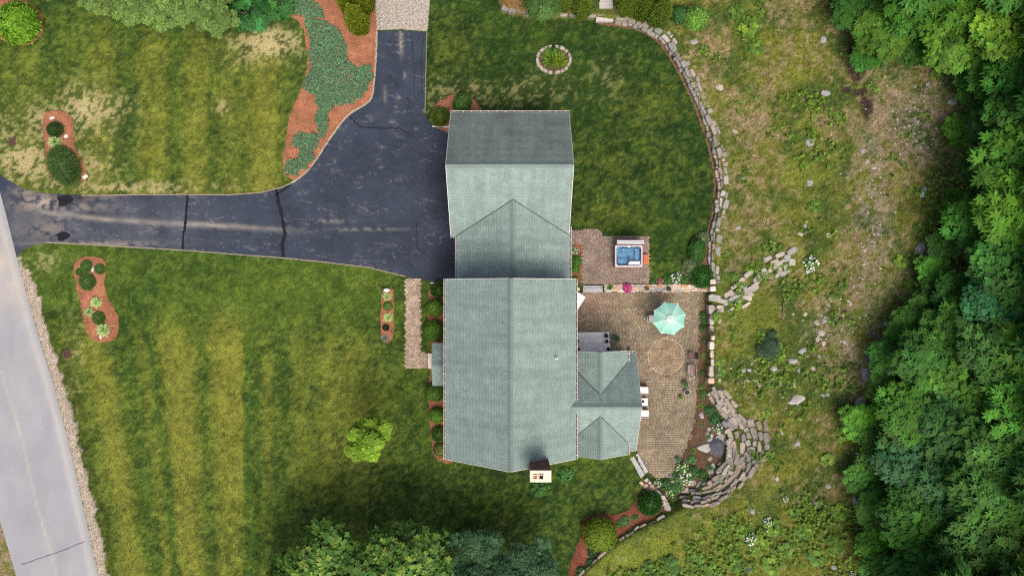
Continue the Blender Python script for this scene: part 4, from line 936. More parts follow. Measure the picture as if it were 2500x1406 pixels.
GD, GM, GB, GY, GBL = (.024,.080,.014), (.034,.112,.015), (.058,.155,.017), (.088,.185,.018), (.026,.098,.028)
WOODS = [ # px, py, radius px, colour, rank
 (2085,20,60,GM,0),(2160,75,70,GB,0),(2118,130,40,GM,0),(2245,110,62,GM,0),(2375,215,44,GM,0),(2345,318,38,GB,0),(2335,505,40,GB,0),(2310,590,48,GM,0),(2278,660,38,GB,0),(2262,745,46,GM,0),(2215,805,46,GM,0),(2168,872,46,GM,0),(2160,950,46,GB,0),(2100,1030,44,GB,0),(2140,1095,52,GM,0),(2105,1165,40,GB,0),(2150,1240,54,GM,0),(2130,1330,48,GB,0),(2165,1395,56,GM,0),
 (2240,10,80,GM,1),(2330,90,82,GB,1),(2425,170,66,GM,1),(2425,305,64,GD,1),(2395,420,60,GM,1),(2385,540,72,GM,1),(2335,715,56,GD,1),(2335,800,76,GM,1),(2250,880,74,GM,1),(2330,930,72,GB,1),(2215,1010,72,GM,1),(2310,1050,78,GD,1),(2210,1130,74,GBL,1),(2300,1180,80,GBL,1),(2225,1270,76,GM,1),(2320,1310,82,GD,1),(2240,1390,78,GM,1),
 (2350,0,84,GB,2),(2450,70,92,GY,2),(2500,180,80,GM,2),(2485,310,80,GM,2),(2485,400,90,GB,2),(2478,520,100,GY,2),(2450,640,84,GM,2),(2440,750,80,GBL,2),(2500,690,90,GM,2),(2420,850,86,GM,2),(2505,850,92,GB,2),(2420,960,80,GB,2),(2500,990,92,GB,2),(2400,1090,90,GM,2),(2490,1120,94,GM,2),(2400,1210,94,GM,2),(2490,1250,96,GB,2),(2410,1330,96,GM,2),(2500,1370,96,GB,2),(2330,1410,90,GM,2)]
ORD = ['first','second','third','fourth','fifth','sixth','seventh','eighth','ninth','tenth','eleventh','twelfth','thirteenth','fourteenth','fifteenth','sixteenth','seventeenth','eighteenth','nineteenth','twentieth']
CN = {GD:'dark green',GM:'green',GB:'bright green',GY:'yellow green',GBL:'bluish green'}
cnt = [0,0,0]
for r_, rk in ((0,'low tree on the meadow side of the woods'),(1,'tree in the middle rank of the woods'),(2,'tall tree in the right hand rank of the woods')):
    for k, t in enumerate(sorted([w for w in WOODS if w[4] == r_], key=lambda w: w[1])):
        plant_tree((ASH + OAK)[(k*2 + r_) % 5], t[0], t[1], t[2]*rnd(1.0,1.22), tuple(v*rnd(.85,1.2) for v in t[3]), '%s %s, %s from the top' % (CN[t[3]], rk, ORD[k]), 'trees of the woods', zs=(.42, .62, .75)[r_])
for k, (px, py) in enumerate(((2600,60),(2610,250),(2600,450),(2610,640),(2600,820),(2620,1010),(2600,1190),(2610,1380),(2480,1480),(2300,1490),(2440,-80),(2250,-70))):
    plant_tree(ASH[k % 3], px, py, 105, GM, 'green tree at the outer fringe of the woods, %s clockwise, cut by the frame' % ORD[k], 'trees at the frame', zs=1.2)
# bottom trees
ML = (.058,.128,.022)
for k, (px, py, r_, lb) in enumerate(((800,1370,105,'maple with pale tips at the bottom edge, leftmost of the bottom trees'),(985,1375,118,'tall maple with yellow tips at the bottom edge, right of its twin'),(700,1440,90,'maple cut off low at the bottom edge, nearest the road'),(890,1450,110,'maple with pale tips cut off by the bottom edge between its two neighbours'))):
    plant_tree(MAPLE, px, py, r_, ML, lb, 'maples along the bottom edge', zs=.85)
BL2 = (.055,.125,.055)
for px, py, r_, lb in ((1165,1350,72,'bluish green narrow-leaved tree at the bottom edge beside the maples'),(1290,1390,82,'bluish green narrow-leaved tree cut by the bottom edge, right of its twin'),(1200,1430,90,'bluish green tree mostly hidden behind its two neighbours at the bottom edge'),(1100,1440,80,'bluish green tree behind the maples at the bottom edge')):
    plant_tree(BLUE, px, py, r_, BL2, lb, 'narrow-leaved trees along the bottom edge', zs=.85)
# young lime green tree on the front lawn
e = plant_tree(LIME, 896, 1070, 66, (.132,.232,.020), 'small lime green tree alone on the front lawn')
# pale green pines at the top
PC = (.118,.195,.048)
for px, py, r_, lb in ((235,-8,52,'pale green pine at the top edge, leftmost of five'),(310,6,68,'pale green pine at the top edge, second of five from the left'),(385,14,74,'pale green pine at the top edge, middle of five'),(455,10,66,'pale green pine at the top edge, fourth of five from the left'),(525,34,68,'pale green pine reaching lowest at the top edge, rightmost of five')):
    plant_tree(PINE, px, py, r_, PC, lb, 'pines along the top edge')
plant_tree(BRUSH, 610, 40, 52, (.024,.095,.022), 'dark green leafy shrub between the pines and the ground cover', cat='shrub', name='shrub')
plant_tree(BRUSH, 690, 10, 40, (.034,.115,.024), 'mid green leafy shrub at the head of the ground cover bed', cat='shrub', name='shrub')
plant_tree(FEATHER, 1325, 18, 50, (.062,.130,.032), 'feathery drooping shrub over the low wall at the top edge', cat='shrub', name='shrub')

# clipped shrubs
def shell_proto(seed, n, L, Wd, hgt=1.0, spiky=False, rough=.05, k=1, mat='leaf', warm=.08):
    rng = np.random.default_rng(seed); u = unit(rng.normal(size=(n, 3))); u[:, 2] = np.abs(u[:, 2]) * .98 - .02*(rng.random(n) < .3)
    bumps = 1 + rough * (fbm(u[:, 0]*2+u[:, 2]*3, u[:, 1]*2+5, .45, seed) - .5) * 4
    sh = np.sign(u) * np.abs(u) ** .82; sh = unit(sh) * bumps[:, None] * rng.uniform(.82, 1.03, (n, 1))
    P = sh * np.array([1, 1, hgt]) + np.array([0, 0, hgt*.35])
    if spiky:
        D = unit(u + rng.normal(0, .45, (n, 3)) + np.array([0, 0, .3])); S = unit(np.cross(D, rng.normal(size=(n, 3))))
        V, F = leafq(P, D, S, rng.uniform(.7, 1.3, n)*L, Wd, .05); c = tint(rng, n, .2, warm)
    else:
        V, F, c = rosettes(rng, P, unit(u + rng.normal(0, .35, (n, 3))), 3, L, Wd, .25, .1, tint(rng, n, .24, warm))
    me = mesh_np('foliage', V, F, rep4(c)); me.materials.append(M[mat]); 
    mb = MB(); mb.lathe([(.05,-.1),(.05,.2),(.6,.3*hgt),(.78,.62*hgt),(.7,1.0*hgt),(.35,1.2*hgt),(.0,1.25*hgt)], 12); core = mb.mesh('inner_branches', True); core.materials.append(M[mat])
    p = Proto(); p.fol = me; p.core = core; p.h = hgt; return p
BOX = [shell_proto(s, 2600, .085, .06, .95) for s in (21, 22)]
YEW = [shell_proto(s, 5200, .22, .035, .8, True, .06, mat='needle') for s in (31, 32)]
BALL = shell_proto(41, 5200, .055, .042, .95, rough=.025, warm=.12)
BRIGHT = shell_proto(42, 2000, .13, .085, .9, rough=.09)
GRASSY = shell_proto(43, 1800, .55, .035, .45, True, .1, warm=.1)
def shrub(p, px, py, rpx, base, label, group=None, name='shrub', cat='shrub', sx=1.0, sy=1.0, hz=1.0, rz=None, z0=None):
    r = rpx/30.0
    for _ in range(2):
        zz = r*p.h*hz*.6; g = G(px, py)[2] if z0 is None else z0; x, y = W(px, py, zz + g); g = h1(x, y) if z0 is None else z0; r = rpx*(CAM_H - zz - g)/FPX
    e = empty(name, (x, y, g), rnd(0, 6.28) if rz is None else rz, label, cat, group); e.scale = (r*sx, r*sy, r*hz)
    f = link('foliage', p.fol, None, e); f.color = tuple(base)+(1,); c = link('inner_branches', p.core, None, e); c.color = tuple(base)+(1,)
    return e
CB, CYEW, CJ = (.092,.190,.024), (.045,.10,.018), (.040,.085,.022)
shrub(BRIGHT, 42, 56, 50, (.120,.265,.018), 'big round bright green shrub in the top left corner', hz=.9)
shrub(YEW[0], 134, 317, 17, CJ, 'small dark juniper between two pale rocks in the upper lawn bed', 'junipers', sx=1.1)
shrub(YEW[1], 155, 405, 40, (.052,.098,.026), 'large spreading dark yew at the foot of the upper lawn bed', sx=.85, sy=1.15, hz=.55, rz=.55)
FR = [(1072,708,19,YEW[0],(.055,.115,.020),'dark yew nearest the driveway in the front row'),(1062,752,22,BOX[0],CB,'round boxwood second from the driveway in the front row'),(1060,808,26,BOX[1],CB,'largest round boxwood in the front row, just above the porch'),
      (1062,958,23,BOX[0],(.085,.165,.025),'round boxwood just below the porch in the front row'),(1067,1014,20,BOX[1],CB,'round boxwood second below the porch in the front row'),(1072,1060,18,YEW[1],(.055,.115,.020),'dark yew third below the porch in the front row'),(1076,1098,17,BRIGHT,(.12,.16,.04),'loose yellow speckled shrub at the lower end of the front row')]
for px, py, r_, p, c, lb in FR: shrub(p, px, py, r_, c, lb, 'front foundation shrubs')
shrub(YEW[0], 1074, 286, 22, (.080,.125,.018), 'clipped olive green yew at the garage corner by the driveway'); shrub(BRIGHT, 1128, 254, 27, (.065,.145,.03), 'leafy shrub behind the garage corner with pale flowers', sy=.8)
shrub(BALL, 1465, 1305, 43, (.115,.180,.018), 'large round clipped golden green shrub beside the bottom wall'); shrub(YEW[1], 1587, 1228, 28, (.034,.105,.018), 'round dark green clipped shrub beside the lower steps', hz=1.1)
shrub(YEW[0], 1713, 676, 26, (.030,.105,.016), 'round dark green mound at the corner of the two walls', hz=.9)
shrub(BRIGHT, 1699, 46, 29, (.12,.25,.04), 'round pale green shrub at the top of the meadow'); shrub(BRIGHT, 1660, 36, 22, (.05,.14,.035), 'darker leafy shrub tucked between the hedge and the pale green shrub')
shrub(BRIGHT, 1702, 612, 26, (.040,.115,.022), 'leafy green bush along the wall above the round mound', sx=.8, sy=1.2, rz=.0, hz=.7)
for px, py, r_, lb in ((1716,585,13,'white edged shrub at the top of the wall corner bed'),(1690,655,20,'white edged shrub left of the round dark mound')):
    shrub(GRASSY, px, py, r_, (.21,.28,.14), lb, 'white edged shrubs')
# columnar arborvitae
def column_proto(seed, n=6500, H=5.0, R=.8):
    rng = np.random.default_rng(seed); t = rng.random(n) ** .75; z = t*H; prof = R*np.clip(np.sin(np.clip(t*.95+.12, 0, 1)*pi)**.55, .05, 1)*(1-.55*t**2)
    a = rng.uniform(0, 2*pi, n); rr = prof*(1+.10*np.sin(a*5+z*1.1)+rng.normal(0,.06,n)); P = np.stack([rr*np.cos(a), rr*np.sin(a), z+.1], 1)
    out = np.stack([np.cos(a), np.sin(a), np.full(n, .9)], 1); D = unit(out + rng.normal(0,.3,(n,3))); S = unit(np.stack([-np.sin(a), np.cos(a), np.zeros(n)], 1) + rng.normal(0,.4,(n,3)))
    V, F = leafq(P, D, S, rng.uniform(.1,.22,n), .10, 0); me = mesh_np('foliage', V, F, rep4(tint(rng, n, .22, .08))); me.materials.append(M['needle'])
    mb = MB(); mb.lathe([(.06,-.2),(.06,.1),(R*.7,.35),(R*.85,1.6),(R*.68,3.2),(R*.34,4.4),(.02,5.0)], 12); core = mb.mesh('inner_branches', True); core.materials.append(M['needle'])
    p = Proto(); p.fol = me; p.core = core; return p
COLP = [column_proto(s) for s in (51, 52)]
def column(px, py, s, hz, base, label, group, k):
    x, y, z = G(px, py); e = empty('arborvitae', (x, y, z), rnd(0,6), label, 'hedge tree', group); e.scale = (s, s, hz)
    f = link('foliage', COLP[k].fol, None, e); f.color = tuple(base)+(1,); c = link('inner_branches', COLP[k].core, None, e); c.color = tuple(base)+(1,)
AV = (.125,.165,.012)
for k, (px, py, s, hz, lb) in enumerate(((884,72,1.02,1.0,'columnar arborvitae by the gravel drive, nearest the asphalt'),(896,24,1.0,1.05,'columnar arborvitae by the gravel drive, at the top edge'),(862,30,.9,.85,'columnar arborvitae by the gravel drive, on the ground cover side'))):
    column(px, py, s, hz, AV, lb, 'arborvitae by the gravel drive', k % 2)
for k, (px, py, s, hz, lb) in enumerate(((1418,34,.85,.7,'clipped arborvitae immediately left of the garden steps'),(1524,28,.95,.8,'clipped arborvitae immediately right of the garden steps'),(1562,38,.95,.9,'middle clipped arborvitae right of the garden steps'),(1598,54,1.0,1.0,'outermost clipped arborvitae, farthest right of the garden steps'),(1375,18,.8,.6,'clipped arborvitae beside the feathery shrub'))):
    column(px, py, s, hz, (.088,.145,.018), lb, 'arborvitae by the garden steps', k % 2)

# small plants
def small_proto(kind, seed):
    rng = np.random.default_rng(seed)
    if kind == 'hosta':
        Vs = []; Fs = []; Cs = []; o = 0
        for tier, (n, L, tl) in enumerate(((9,.42,1.0),(14,.75,.55),(17,1.0,.15))):
            a = np.arange(n)*2*pi/n + rng.normal(0,.12,n); t = tl + rng.normal(0,.1,n)
            D = np.stack([np.cos(a)*np.cos(t), np.sin(a)*np.cos(t), np.sin(t)], 1); S = np.stack([-np.sin(a), np.cos(a), np.zeros(n)], 1)
            C = D*.06; C[:,2] += .25 - .06*tier; LL = L*rng.uniform(.85,1.12,n)
            for w_, dz, cc in ((.36,0,(1.5,1.3,2.0)),(.15,.012,(.6,.85,.5))):
                C2 = C.copy(); C2[:,2] += dz; V, F = leafq(C2, D, S, LL*(1 if dz == 0 else .86), w_*(.5+.5*L), .28); Vs.append(V); Fs.append(F+o); o += len(V); Cs.append(rep4(np.tile(np.array(cc),(n,1))*(1+rng.normal(0,.1,(n,1)))))
        V, F, C = np.vstack(Vs), np.vstack(Fs), np.vstack(Cs)
    elif kind == 'tuft':
        n = 160; a = rng.uniform(0,2*pi,n); t = rng.uniform(.2,1.3,n); D = np.stack([np.cos(a)*np.cos(t), np.sin(a)*np.cos(t), np.sin(t)],1); S = np.stack([-np.sin(a),np.cos(a),0*a],1)
        C = rng.normal(0,.12,(n,3)); C[:,2] = .02; V, F = leafq(C, D, S, rng.uniform(.6,1.05,n), .06, .25); C = rep4(tint(rng,n,.25,.08))
    else:
        n = 150 if kind == 'leafy' else 130; P = unit(rng.normal(size=(n,3))); P[:,2] = np.abs(P[:,2])*.7; P *= rng.uniform(.45,1.0,(n,1)); c = tint(rng,n,.25,.1)
        V, F, cc = rosettes(rng, P, upmix(P,.6), 5, .26, .14, .2, .2, c); C = rep4(cc)
        if kind == 'flower':
            m_ = 46; Q = unit(rng.normal(size=(m_,3))); Q[:,2] = np.abs(Q[:,2])*.75+.15; V2, F2, c2 = rosettes(rng, Q, upmix(Q,1.2), 5, .14, .12, .2, 0, np.tile(np.array([[9.,9.,9.]]),(m_,1))); V = np.vstack([V,V2]); F = np.vstack([F,F2+len(C)]); C = np.vstack([C, rep4(c2)])
    me = mesh_np('plant', V, F, C); me.materials.append(M['leaf']); return me
SP = {k: small_proto(k, 60+i) for i, k in enumerate(('hosta','tuft','leafy','flower'))}
FLM = {}
def flower_mesh(key, leafc, petal, n=46, seed=70):
    if key in FLM: return FLM[key]
    rng = np.random.default_rng(seed); P = unit(rng.normal(size=(120,3))); P[:,2] = np.abs(P[:,2])*.7; P *= rng.uniform(.45,1.0,(120,1))
    V, F, c = rosettes(rng, P, upmix(P,.6), 5, .26, .13, .2, .2, tint(rng,120,.25,.1)*np.array(leafc)); C = rep4(c)
    Q = unit(rng.normal(size=(n,3))); Q[:,2] = np.abs(Q[:,2])*.75+.12; Q *= rng.uniform(.7,1.05,(n,1)); V2, F2, c2 = rosettes(rng, Q, upmix(Q,1.2), 5, .15, .13, .2, 0, tint(rng,n,.12,.03)*np.array(petal))
    me = mesh_np('plant', np.vstack([V,V2]), np.vstack([F,F2+len(V)]), np.vstack([C, rep4(c2)])); me.materials.append(M['leaf']); FLM[key] = me; return me
def plant(kind, px, py, rpx, base, label, group=None, name=None, hz=1.0, z=None):
    me = kind if not isinstance(kind, str) else SP[kind]
    x, y, g = G(px, py)
    if z is not None: g = z; x, y = W(px, py, g)
    o = link(name or ('hosta' if kind == 'hosta' else 'garden_plant'), me, None, None, (x, y, g), rnd(0,6)); s = rpx*(CAM_H-g-.2)/FPX; o.scale = (s, s, s*hz); o.color = tuple(base)+(1,)
    return tag(o, label, 'plant', group)
HC = (.24,.33,.10)
for px, py, r_, lb in ((137,347,23,'variegated hosta above the dark yew in the upper lawn bed'),(236,738,18,'variegated hosta uppermost in the lower lawn bed'),(219,761,16,'variegated hosta middle of three in the lower lawn bed'),(254,804,22,'variegated hosta lowest in the lower lawn bed'),
                       (945,724,15,'variegated hosta beside the pale ornament in the narrow bed'),(948,775,16,'variegated hosta in the middle of the narrow bed')):
    plant('hosta', px, py, r_, HC, lb, 'variegated hostas')
for px, py, r_, lb in ((211,650,14,'dark juniper left of the pale rocks in the lower lawn bed'),(243,657,12,'dark juniper right of the pale rocks in the lower lawn bed'),(213,688,19,'widest dark juniper below the pale rocks in the lower lawn bed'),(241,776,15,'dark juniper between two hostas in the lower lawn bed'),(194,664,9,'smallest dark juniper at the rim of the lower lawn bed')):
    shrub(YEW[0], px, py, r_, (.055,.11,.024), lb, 'junipers', hz=.5)
shrub(BRIGHT, 947, 747, 11, (.08,.15,.028), 'small mid green plant between two hostas in the narrow bed', hz=.6)
shrub(YEW[1], 942, 799, 8, (.022,.034,.018), 'tiny dark plant below the hostas in the narrow bed', hz=.6)
plant('tuft', 941, 825, 14, (.16,.22,.19), 'blue grey grass tuft at the lower end of the narrow bed')
plant('tuft', 1345, 143, 36, (.095,.190,.020), 'arching green daylily clump left in the stone ring', 'daylilies', hz=.8); plant('tuft', 1364, 150, 32, (.14,.210,.022), 'arching yellow green daylily clump right in the stone ring', 'daylilies', hz=.8); plant('leafy', 1352, 130, 16, (.05,.13,.03), 'small leafy plant at the top of the stone ring')
for px, py, r_, lb in ((1318,1190,24,'leafy plant at the foot of the chimney on the lawn side'),(1380,1155,20,'leafy plant right of the chimney against the gable'),(1305,1160,16,'leafy plant left of the chimney against the gable')):
    plant('leafy', px, py, r_, (.045,.125,.030), lb, 'plants round the chimney')
pink = flower_mesh('pink', (.05,.12,.03), (.72,.10,.26)); white = flower_mesh('white', (.07,.15,.035), (.58,.58,.55)); magenta = flower_mesh('mag', (.06,.07,.03), (.55,.06,.25), 70, 71); paleg = flower_mesh('paleg', (.06,.15,.035), (.40,.45,.25), 30, 72)
plant(magenta, 1531, 703, 12, (1,1,1), 'bright pink flowers spilling over the patio wall top', z=.15); plant(pink, 1611, 687, 9, (1,1,1), 'pink flowers in the bed behind the patio wall')
plant('tuft', 1489, 702, 11, (.085,.17,.03), 'green grassy plant on the left end of the patio wall', z=.15)
for k, (px, py, r_, p, lb) in enumerate(((1592,689,9,'leafy','pale leafy plant at the left end of the bed behind the patio wall'),(1630,682,15,'leafy','leafy green plant right of the pink flowers'),(1652,680,16,'w','white flecked leafy plant midway along the bed behind the patio wall'),(1672,684,14,'leafy','leafy green plant left of the round dark mound'))):
    plant(white if p == 'w' else p, px, py, r_, (1,1,1) if p == 'w' else (.045,.115,.026), lb, 'plants behind the patio wall')
for k, (px, py, r_, kd, c, lb) in enumerate(((1404,612,11,white,(1,1,1),'white flowering plant at the top of the bed by the connecting wing'),(1406,635,15,'leafy',(.04,.13,.02),'deep green leafy plant in the bed by the connecting wing'),(1404,655,13,'leafy',(.05,.14,.02),'green leafy plant lower in the bed by the connecting wing'),(1412,665,8,'tuft',(.12,.2,.03),'yellow green tuft at the rim of the bed by the connecting wing'),(1404,680,10,'leafy',(.06,.12,.03),'pale leafy plant at the foot of the bed by the connecting wing'))):
    plant(kd, px, py, r_, c, lb, 'plants by the connecting wing')
EB = [(1718,770,14,'leafy',(.04,.11,.03)),(1722,785,10,'leafy',(.05,.13,.03)),(1716,800,12,'leafy',(.035,.09,.025)),(1720,830,9,'leafy',(.05,.1,.03)),(1718,868,11,'tuft',(.15,.24,.05)),(1716,910,9,'leafy',(.05,.10,.025)),(1722,930,8,'leafy',(.04,.1,.03)),(1712,945,9,'leafy',(.06,.13,.03)),(1716,962,12,'leafy',(.05,.12,.03)),(1712,990,12,'tuft',(.14,.23,.04)),(1732,1000,15,'leafy',(.035,.1,.03)),(1745,1020,18,'leafy',(.035,.1,.035)),(1716,1036,10,'tuft',(.13,.22,.04)),(1752,1045,14,white,(1,1,1)),(1730,1065,10,'leafy',(.05,.12,.03)),
      (1690,1100,12,'tuft',(.11,.2,.03)),(1688,1120,13,'leafy',(.075,.17,.05)),(1665,1140,17,paleg,(1,1,1)),(1690,1150,18,'leafy',(.04,.11,.03)),(1650,1165,15,'leafy',(.06,.15,.04)),(1672,1168,18,white,(1,1,1)),(1625,1180,16,'leafy',(.04,.11,.03)),(1650,1190,18,'leafy',(.05,.13,.035)),(1635,1200,14,paleg,(1,1,1)),(1605,1178,12,white,(1,1,1)),(1715,1155,14,'leafy',(.04,.10,.03)),(1735,1140,12,'leafy',(.05,.12,.04)),(1720,1172,10,'leafy',(.05,.13,.03)),(1645,1215,9,'leafy',(.06,.12,.04))]
for k, (px, py, r_, kd, c) in enumerate(EB):
    nm = {'leafy':'leafy green plant','tuft':'yellow green grassy tuft'}.get(kd if isinstance(kd, str) else '', 'white speckled flowering plant')
    plant(kd, px, py, r_, c, '%s in the patio edge bed, %s from its top' % (nm, ORD[k] if k < 20 else ['twenty-first','twenty-second','twenty-third','twenty-fourth','twenty-fifth','twenty-sixth','twenty-seventh','twenty-eighth','twenty-ninth'][k-20]), 'patio edge plants')
for k, (px, py, r_, c, lb) in enumerate(((1560,1190,12,(.09,.16,.03),'yellow green plant between the lower steps and the mulch'),(1565,1215,13,(.05,.12,.03),'leafy plant left of the dark round clipped shrub'),(1525,1270,14,(.06,.14,.04),'pale leafy plant right of the golden clipped shrub'),(1510,1278,11,(.05,.12,.035),'small leafy plant touching the golden clipped shrub'),(1550,1262,10,(.05,.13,.03),'leafy plant between the two clipped round shrubs'),(1445,1345,14,(.025,.07,.03),'dark leafy plant below the golden clipped shrub'),(1440,1370,12,(.04,.10,.04),'leafy plant near the foot of the bottom bed'),(1420,1395,14,(.05,.13,.03),'leafy plant where the bottom bed leaves the frame'))):
    plant('leafy', px, py, r_, c, lb, 'plants in the bottom bed')
for k, (px, py, r_, c, lb) in enumerate(((1828,657,10,(.13,.24,.02),'lime green weed at the upper side of the meadow steps'),(1792,675,12,(.10,.2,.03),'green weed above the lower meadow steps'),(1850,650,8,(.10,.2,.02),'small green weed between the meadow steps stones'),(1802,746,11,(.15,.26,.03),'lime weed just below the meadow steps'),(1748,772,13,(.14,.24,.05),'pale green weed at the patio corner below the meadow steps'),(1925,655,9,(.11,.2,.03),'green weed at the upper end of the meadow steps'))):
    plant('leafy', px, py, r_, c, lb, 'weeds by the meadow steps')
plant(white, 1978, 643, 19, (1,1,1), 'white edged plant in the meadow with a small plaque')
mb = MB(); x, y, z = G(1972, 664); mb.prism([(-.17,-.15),(.17,-.13),(.16,.16),(-.16,.14)], -.02, .10, .02, None, (.22,.30,.28)); tag(mb.obj('plaque', M['stone'], None, (x,y,z), .1), 'small grey green plaque below the white edged meadow plant', 'plaque')
for px, py, r_, lb in ((1873,1272,12,'white flowers uppermost in the bottom meadow brush'),(1875,1290,10,'white flowers just under the uppermost in the bottom meadow brush'),(1832,1314,16,'widest white flower clump in the bottom meadow brush'),(2080,1400,9,'white flowers at the bottom edge near the woods'),(1918,1218,8,'small white flowers above the bottom meadow brush')):
    plant(white, px, py, r_, (1,1,1), lb, 'white meadow flowers')
for px, py, r_, c, lb in ((1880,850,34,(.030,.065,.036),'dark spreading juniper in the meadow beside the boulders'),(1885,820,20,(.034,.07,.038),'smaller dark juniper above its neighbour in the meadow')):
    plant_tree(SPARSE, px, py, r_, c, lb, 'meadow junipers', 'shrub', 'juniper', zs=.4)
BRL = [(1830,70,34,GB),(1800,30,26,GM),(1845,120,24,GM),(1890,1290,30,GB),(1850,1330,34,GB),(1810,1300,26,GB),(1920,1340,32,GM),(1880,1380,34,GB),(1960,1300,28,GM),(1990,1360,32,GM),(1700,1370,30,GM),(1640,1385,34,GD),(1740,1395,30,GM),(2040,1330,34,GM),(1800,1380,30,GM),(2050,1250,30,GB),(1940,1250,22,GM),(1585,1390,26,GD),(2020,1120,24,GB),(1990,505,20,GM),(2060,1060,28,GM),(1870,1010,16,GB),(2200,640,24,GB),(2230,700,26,GB),(1760,885,16,GB),(1762,910,14,GM),(2250,560,24,GM),(2350,390,26,GM)]
BRC = {GB: (.105,.190,.022), GM: (.070,.145,.020), GD: (.045,.105,.018)}
for k, (px, py, r_, c) in enumerate(sorted(BRL, key=lambda t: t[1])):
    plant_tree(BRUSH, px, py, r_*.72, BRC[c], '%s leafy brush clump in the meadow, %s from the top' % (CN[c], ORD[k] if k < 20 else ['twenty-first','twenty-second','twenty-third','twenty-fourth','twenty-fifth','twenty-sixth','twenty-seventh','twenty-eighth'][k-20]), 'meadow brush clumps', 'bush', 'brush_clump', zs=.32)
# ------------------------------------------------------------------ rocks
def rock_proto(seed, flat_=.6):
    rng = random.Random(seed); bm = bmesh.new()
    for _ in range(26):
        v = Vector((rng.gauss(0,1), rng.gauss(0,1), rng.gauss(0,1))).normalized(); s = rng.uniform(.85, 1.05); bm.verts.new((v.x*s, v.y*s*.8, max(-.4, v.z*s*flat_)))
    r = bmesh.ops.convex_hull(bm, input=bm.verts); bmesh.ops.delete(bm, geom=[v for v in bm.verts if not v.link_faces], context='VERTS')
    bmesh.ops.bevel(bm, geom=list(bm.edges), offset=.06, segments=1, affect='EDGES', profile=.5)
    bmesh.ops.recalc_face_normals(bm, faces=bm.faces); me = bpy.data.meshes.new('rock'); bm.to_mesh(me); bm.free(); return me
def rockmat(name, c):
    return grained(name, c, .30, 6.0, .2, 1.6, .9, .6, 9.0, .2, 7, bdist=.06)
RM = {'grey': rockmat('grey_rock', (.20,.205,.205)), 'pale': rockmat('pale_rock', (.25,.24,.22)), 'dark': rockmat('dark_rock', (.055,.058,.068)), 'white': rockmat('white_rock', (.46,.42,.38)), 'warm': rockmat('warm_rock', (.28,.235,.19))}
RP = [rock_proto(s) for s in range(8)]
def rock(px, py, rpx, mat, label, group=None, asp=1.0, rz=None, hz=1.0, cat='rock'):
    k = random.randrange(8); key = (k, mat)
    if key not in ROCKM: me = RP[k].copy(); me.materials.append(RM[mat]); ROCKM[key] = me
    x, y, z = G(px, py); o = link('rock', ROCKM[key], None, None, (x, y, z - .02), rnd(0, 6) if rz is None else rz); s = rpx/30.
    o.scale = (s*asp, s/asp, s*.8*hz); return tag(o, label, cat, group)
ROCKM = {}
BIGR = [(1945,975,20,'pale','largest pale boulder in the meadow, alone below the scattered stones',1.15),(2102,977,20,'grey','grey boulder at the edge of the woods below the rock pile',.85),(2146,977,18,'dark','dark cracked rock beside the grey boulder at the edge of the woods',1.25),(2128,876,20,'dark','dark slab topmost of the rock pile by the woods',1.1),(2117,914,20,'grey','grey slab lower left in the rock pile by the woods',1.0),(2148,919,20,'grey','grey slab lower right in the rock pile by the woods',1.1),
        (2256,470,16,'grey','rounded grey boulder at the woods edge level with the driveway mouth',1.0),(2247,607,18,'grey','jagged grey rock by the woods, left of its twin',1.1),(2281,620,18,'grey','jagged grey rock by the woods, right of its twin',.9),(2326,249,14,'grey','grey rock under the upper woods',.8),(2010,97,11,'grey','round grey rock near the top of the meadow',1.0),(1695,103,11,'grey','smooth grey rock above the bend of the curved wall',1.1),(1757,213,12,'warm','tilted brownish rock above the curved wall',.75),
        (2015,228,13,'grey','long grey rock left of the bare earth patches',.7),(1977,348,14,'grey','broken grey rock in the upper meadow',.9),(1977,447,11,'grey','grey lichened rock in the middle meadow',.9),(1745,1088,34,'dark','big dark flat boulder on the stones beside the patio',1.05),(1722,1090,24,'pale','pale boulder under the dark one, patio side',.75),(1765,1068,18,'pale','pale boulder behind the dark one',1.2),(1712,1012,13,'grey','grey rock in the planting east of the patio',1.0),
        (1629,1238,16,'pale','pale rock at the outer end of the stubby stone wall',1.3),(1890,902,13,'pale','pale angular rock among the scattered meadow stones',1.0),(1936,880,12,'grey','grey wedge rock right of the dark juniper',.8),(1960,856,12,'grey','grey flat rock upper right of the dark juniper',.75),(2162,790,9,'grey','round grey rock at the woods edge with a small neighbour',1.0),(1837,1247,10,'grey','grey rock above the bottom meadow brush',1.0),(1827,1390,14,'dark','dark rock at the bottom edge among the brush',1.0),(2037,1385,9,'grey','grey pointed rock in bare soil at the bottom',1.0),(1993,1230,11,'grey','bluish grey triangular rock near the brush',1.0),(2088,1223,14,'grey','grey flat rock under the edge of the woods',1.3),(2411,196,10,'grey','grey rock in a gap of the upper woods',.8)]
for px, py, r_, mt, lb, asp in BIGR: rock(px, py, r_, mt, lb, None, asp, hz=.8)
SM = [(1795,322,8),(1802,557,8),(1814,435,6),(2266,206,8),(2305,136,10),(2107,369,9),(2118,395,7),(2377,367,8),(1964,552,9),(1955,572,8),(2022,574,9),(2109,646,6),(2024,725,9),(1967,767,7),(1995,788,9),(2015,782,10),(2006,813,11),(1996,828,8),(2063,836,8),(2012,839,8),(2175,793,5),(1824,931,9),(1814,905,9),(1829,904,8),(2022,963,8),(2010,966,6),(1947,1083,9),(1897,1170,7),(1909,1057,6),(2022,1187,9),(2094,1109,9),(1858,943,7),(1880,930,5),(1940,940,7),(1845,880,5),(2090,560,6),(2120,520,5),(2112,612,6),(2085,700,6),(2075,740,8),(1985,900,8),(2000,870,7),(1950,905,7),(2160,470,5),(2185,520,6)]
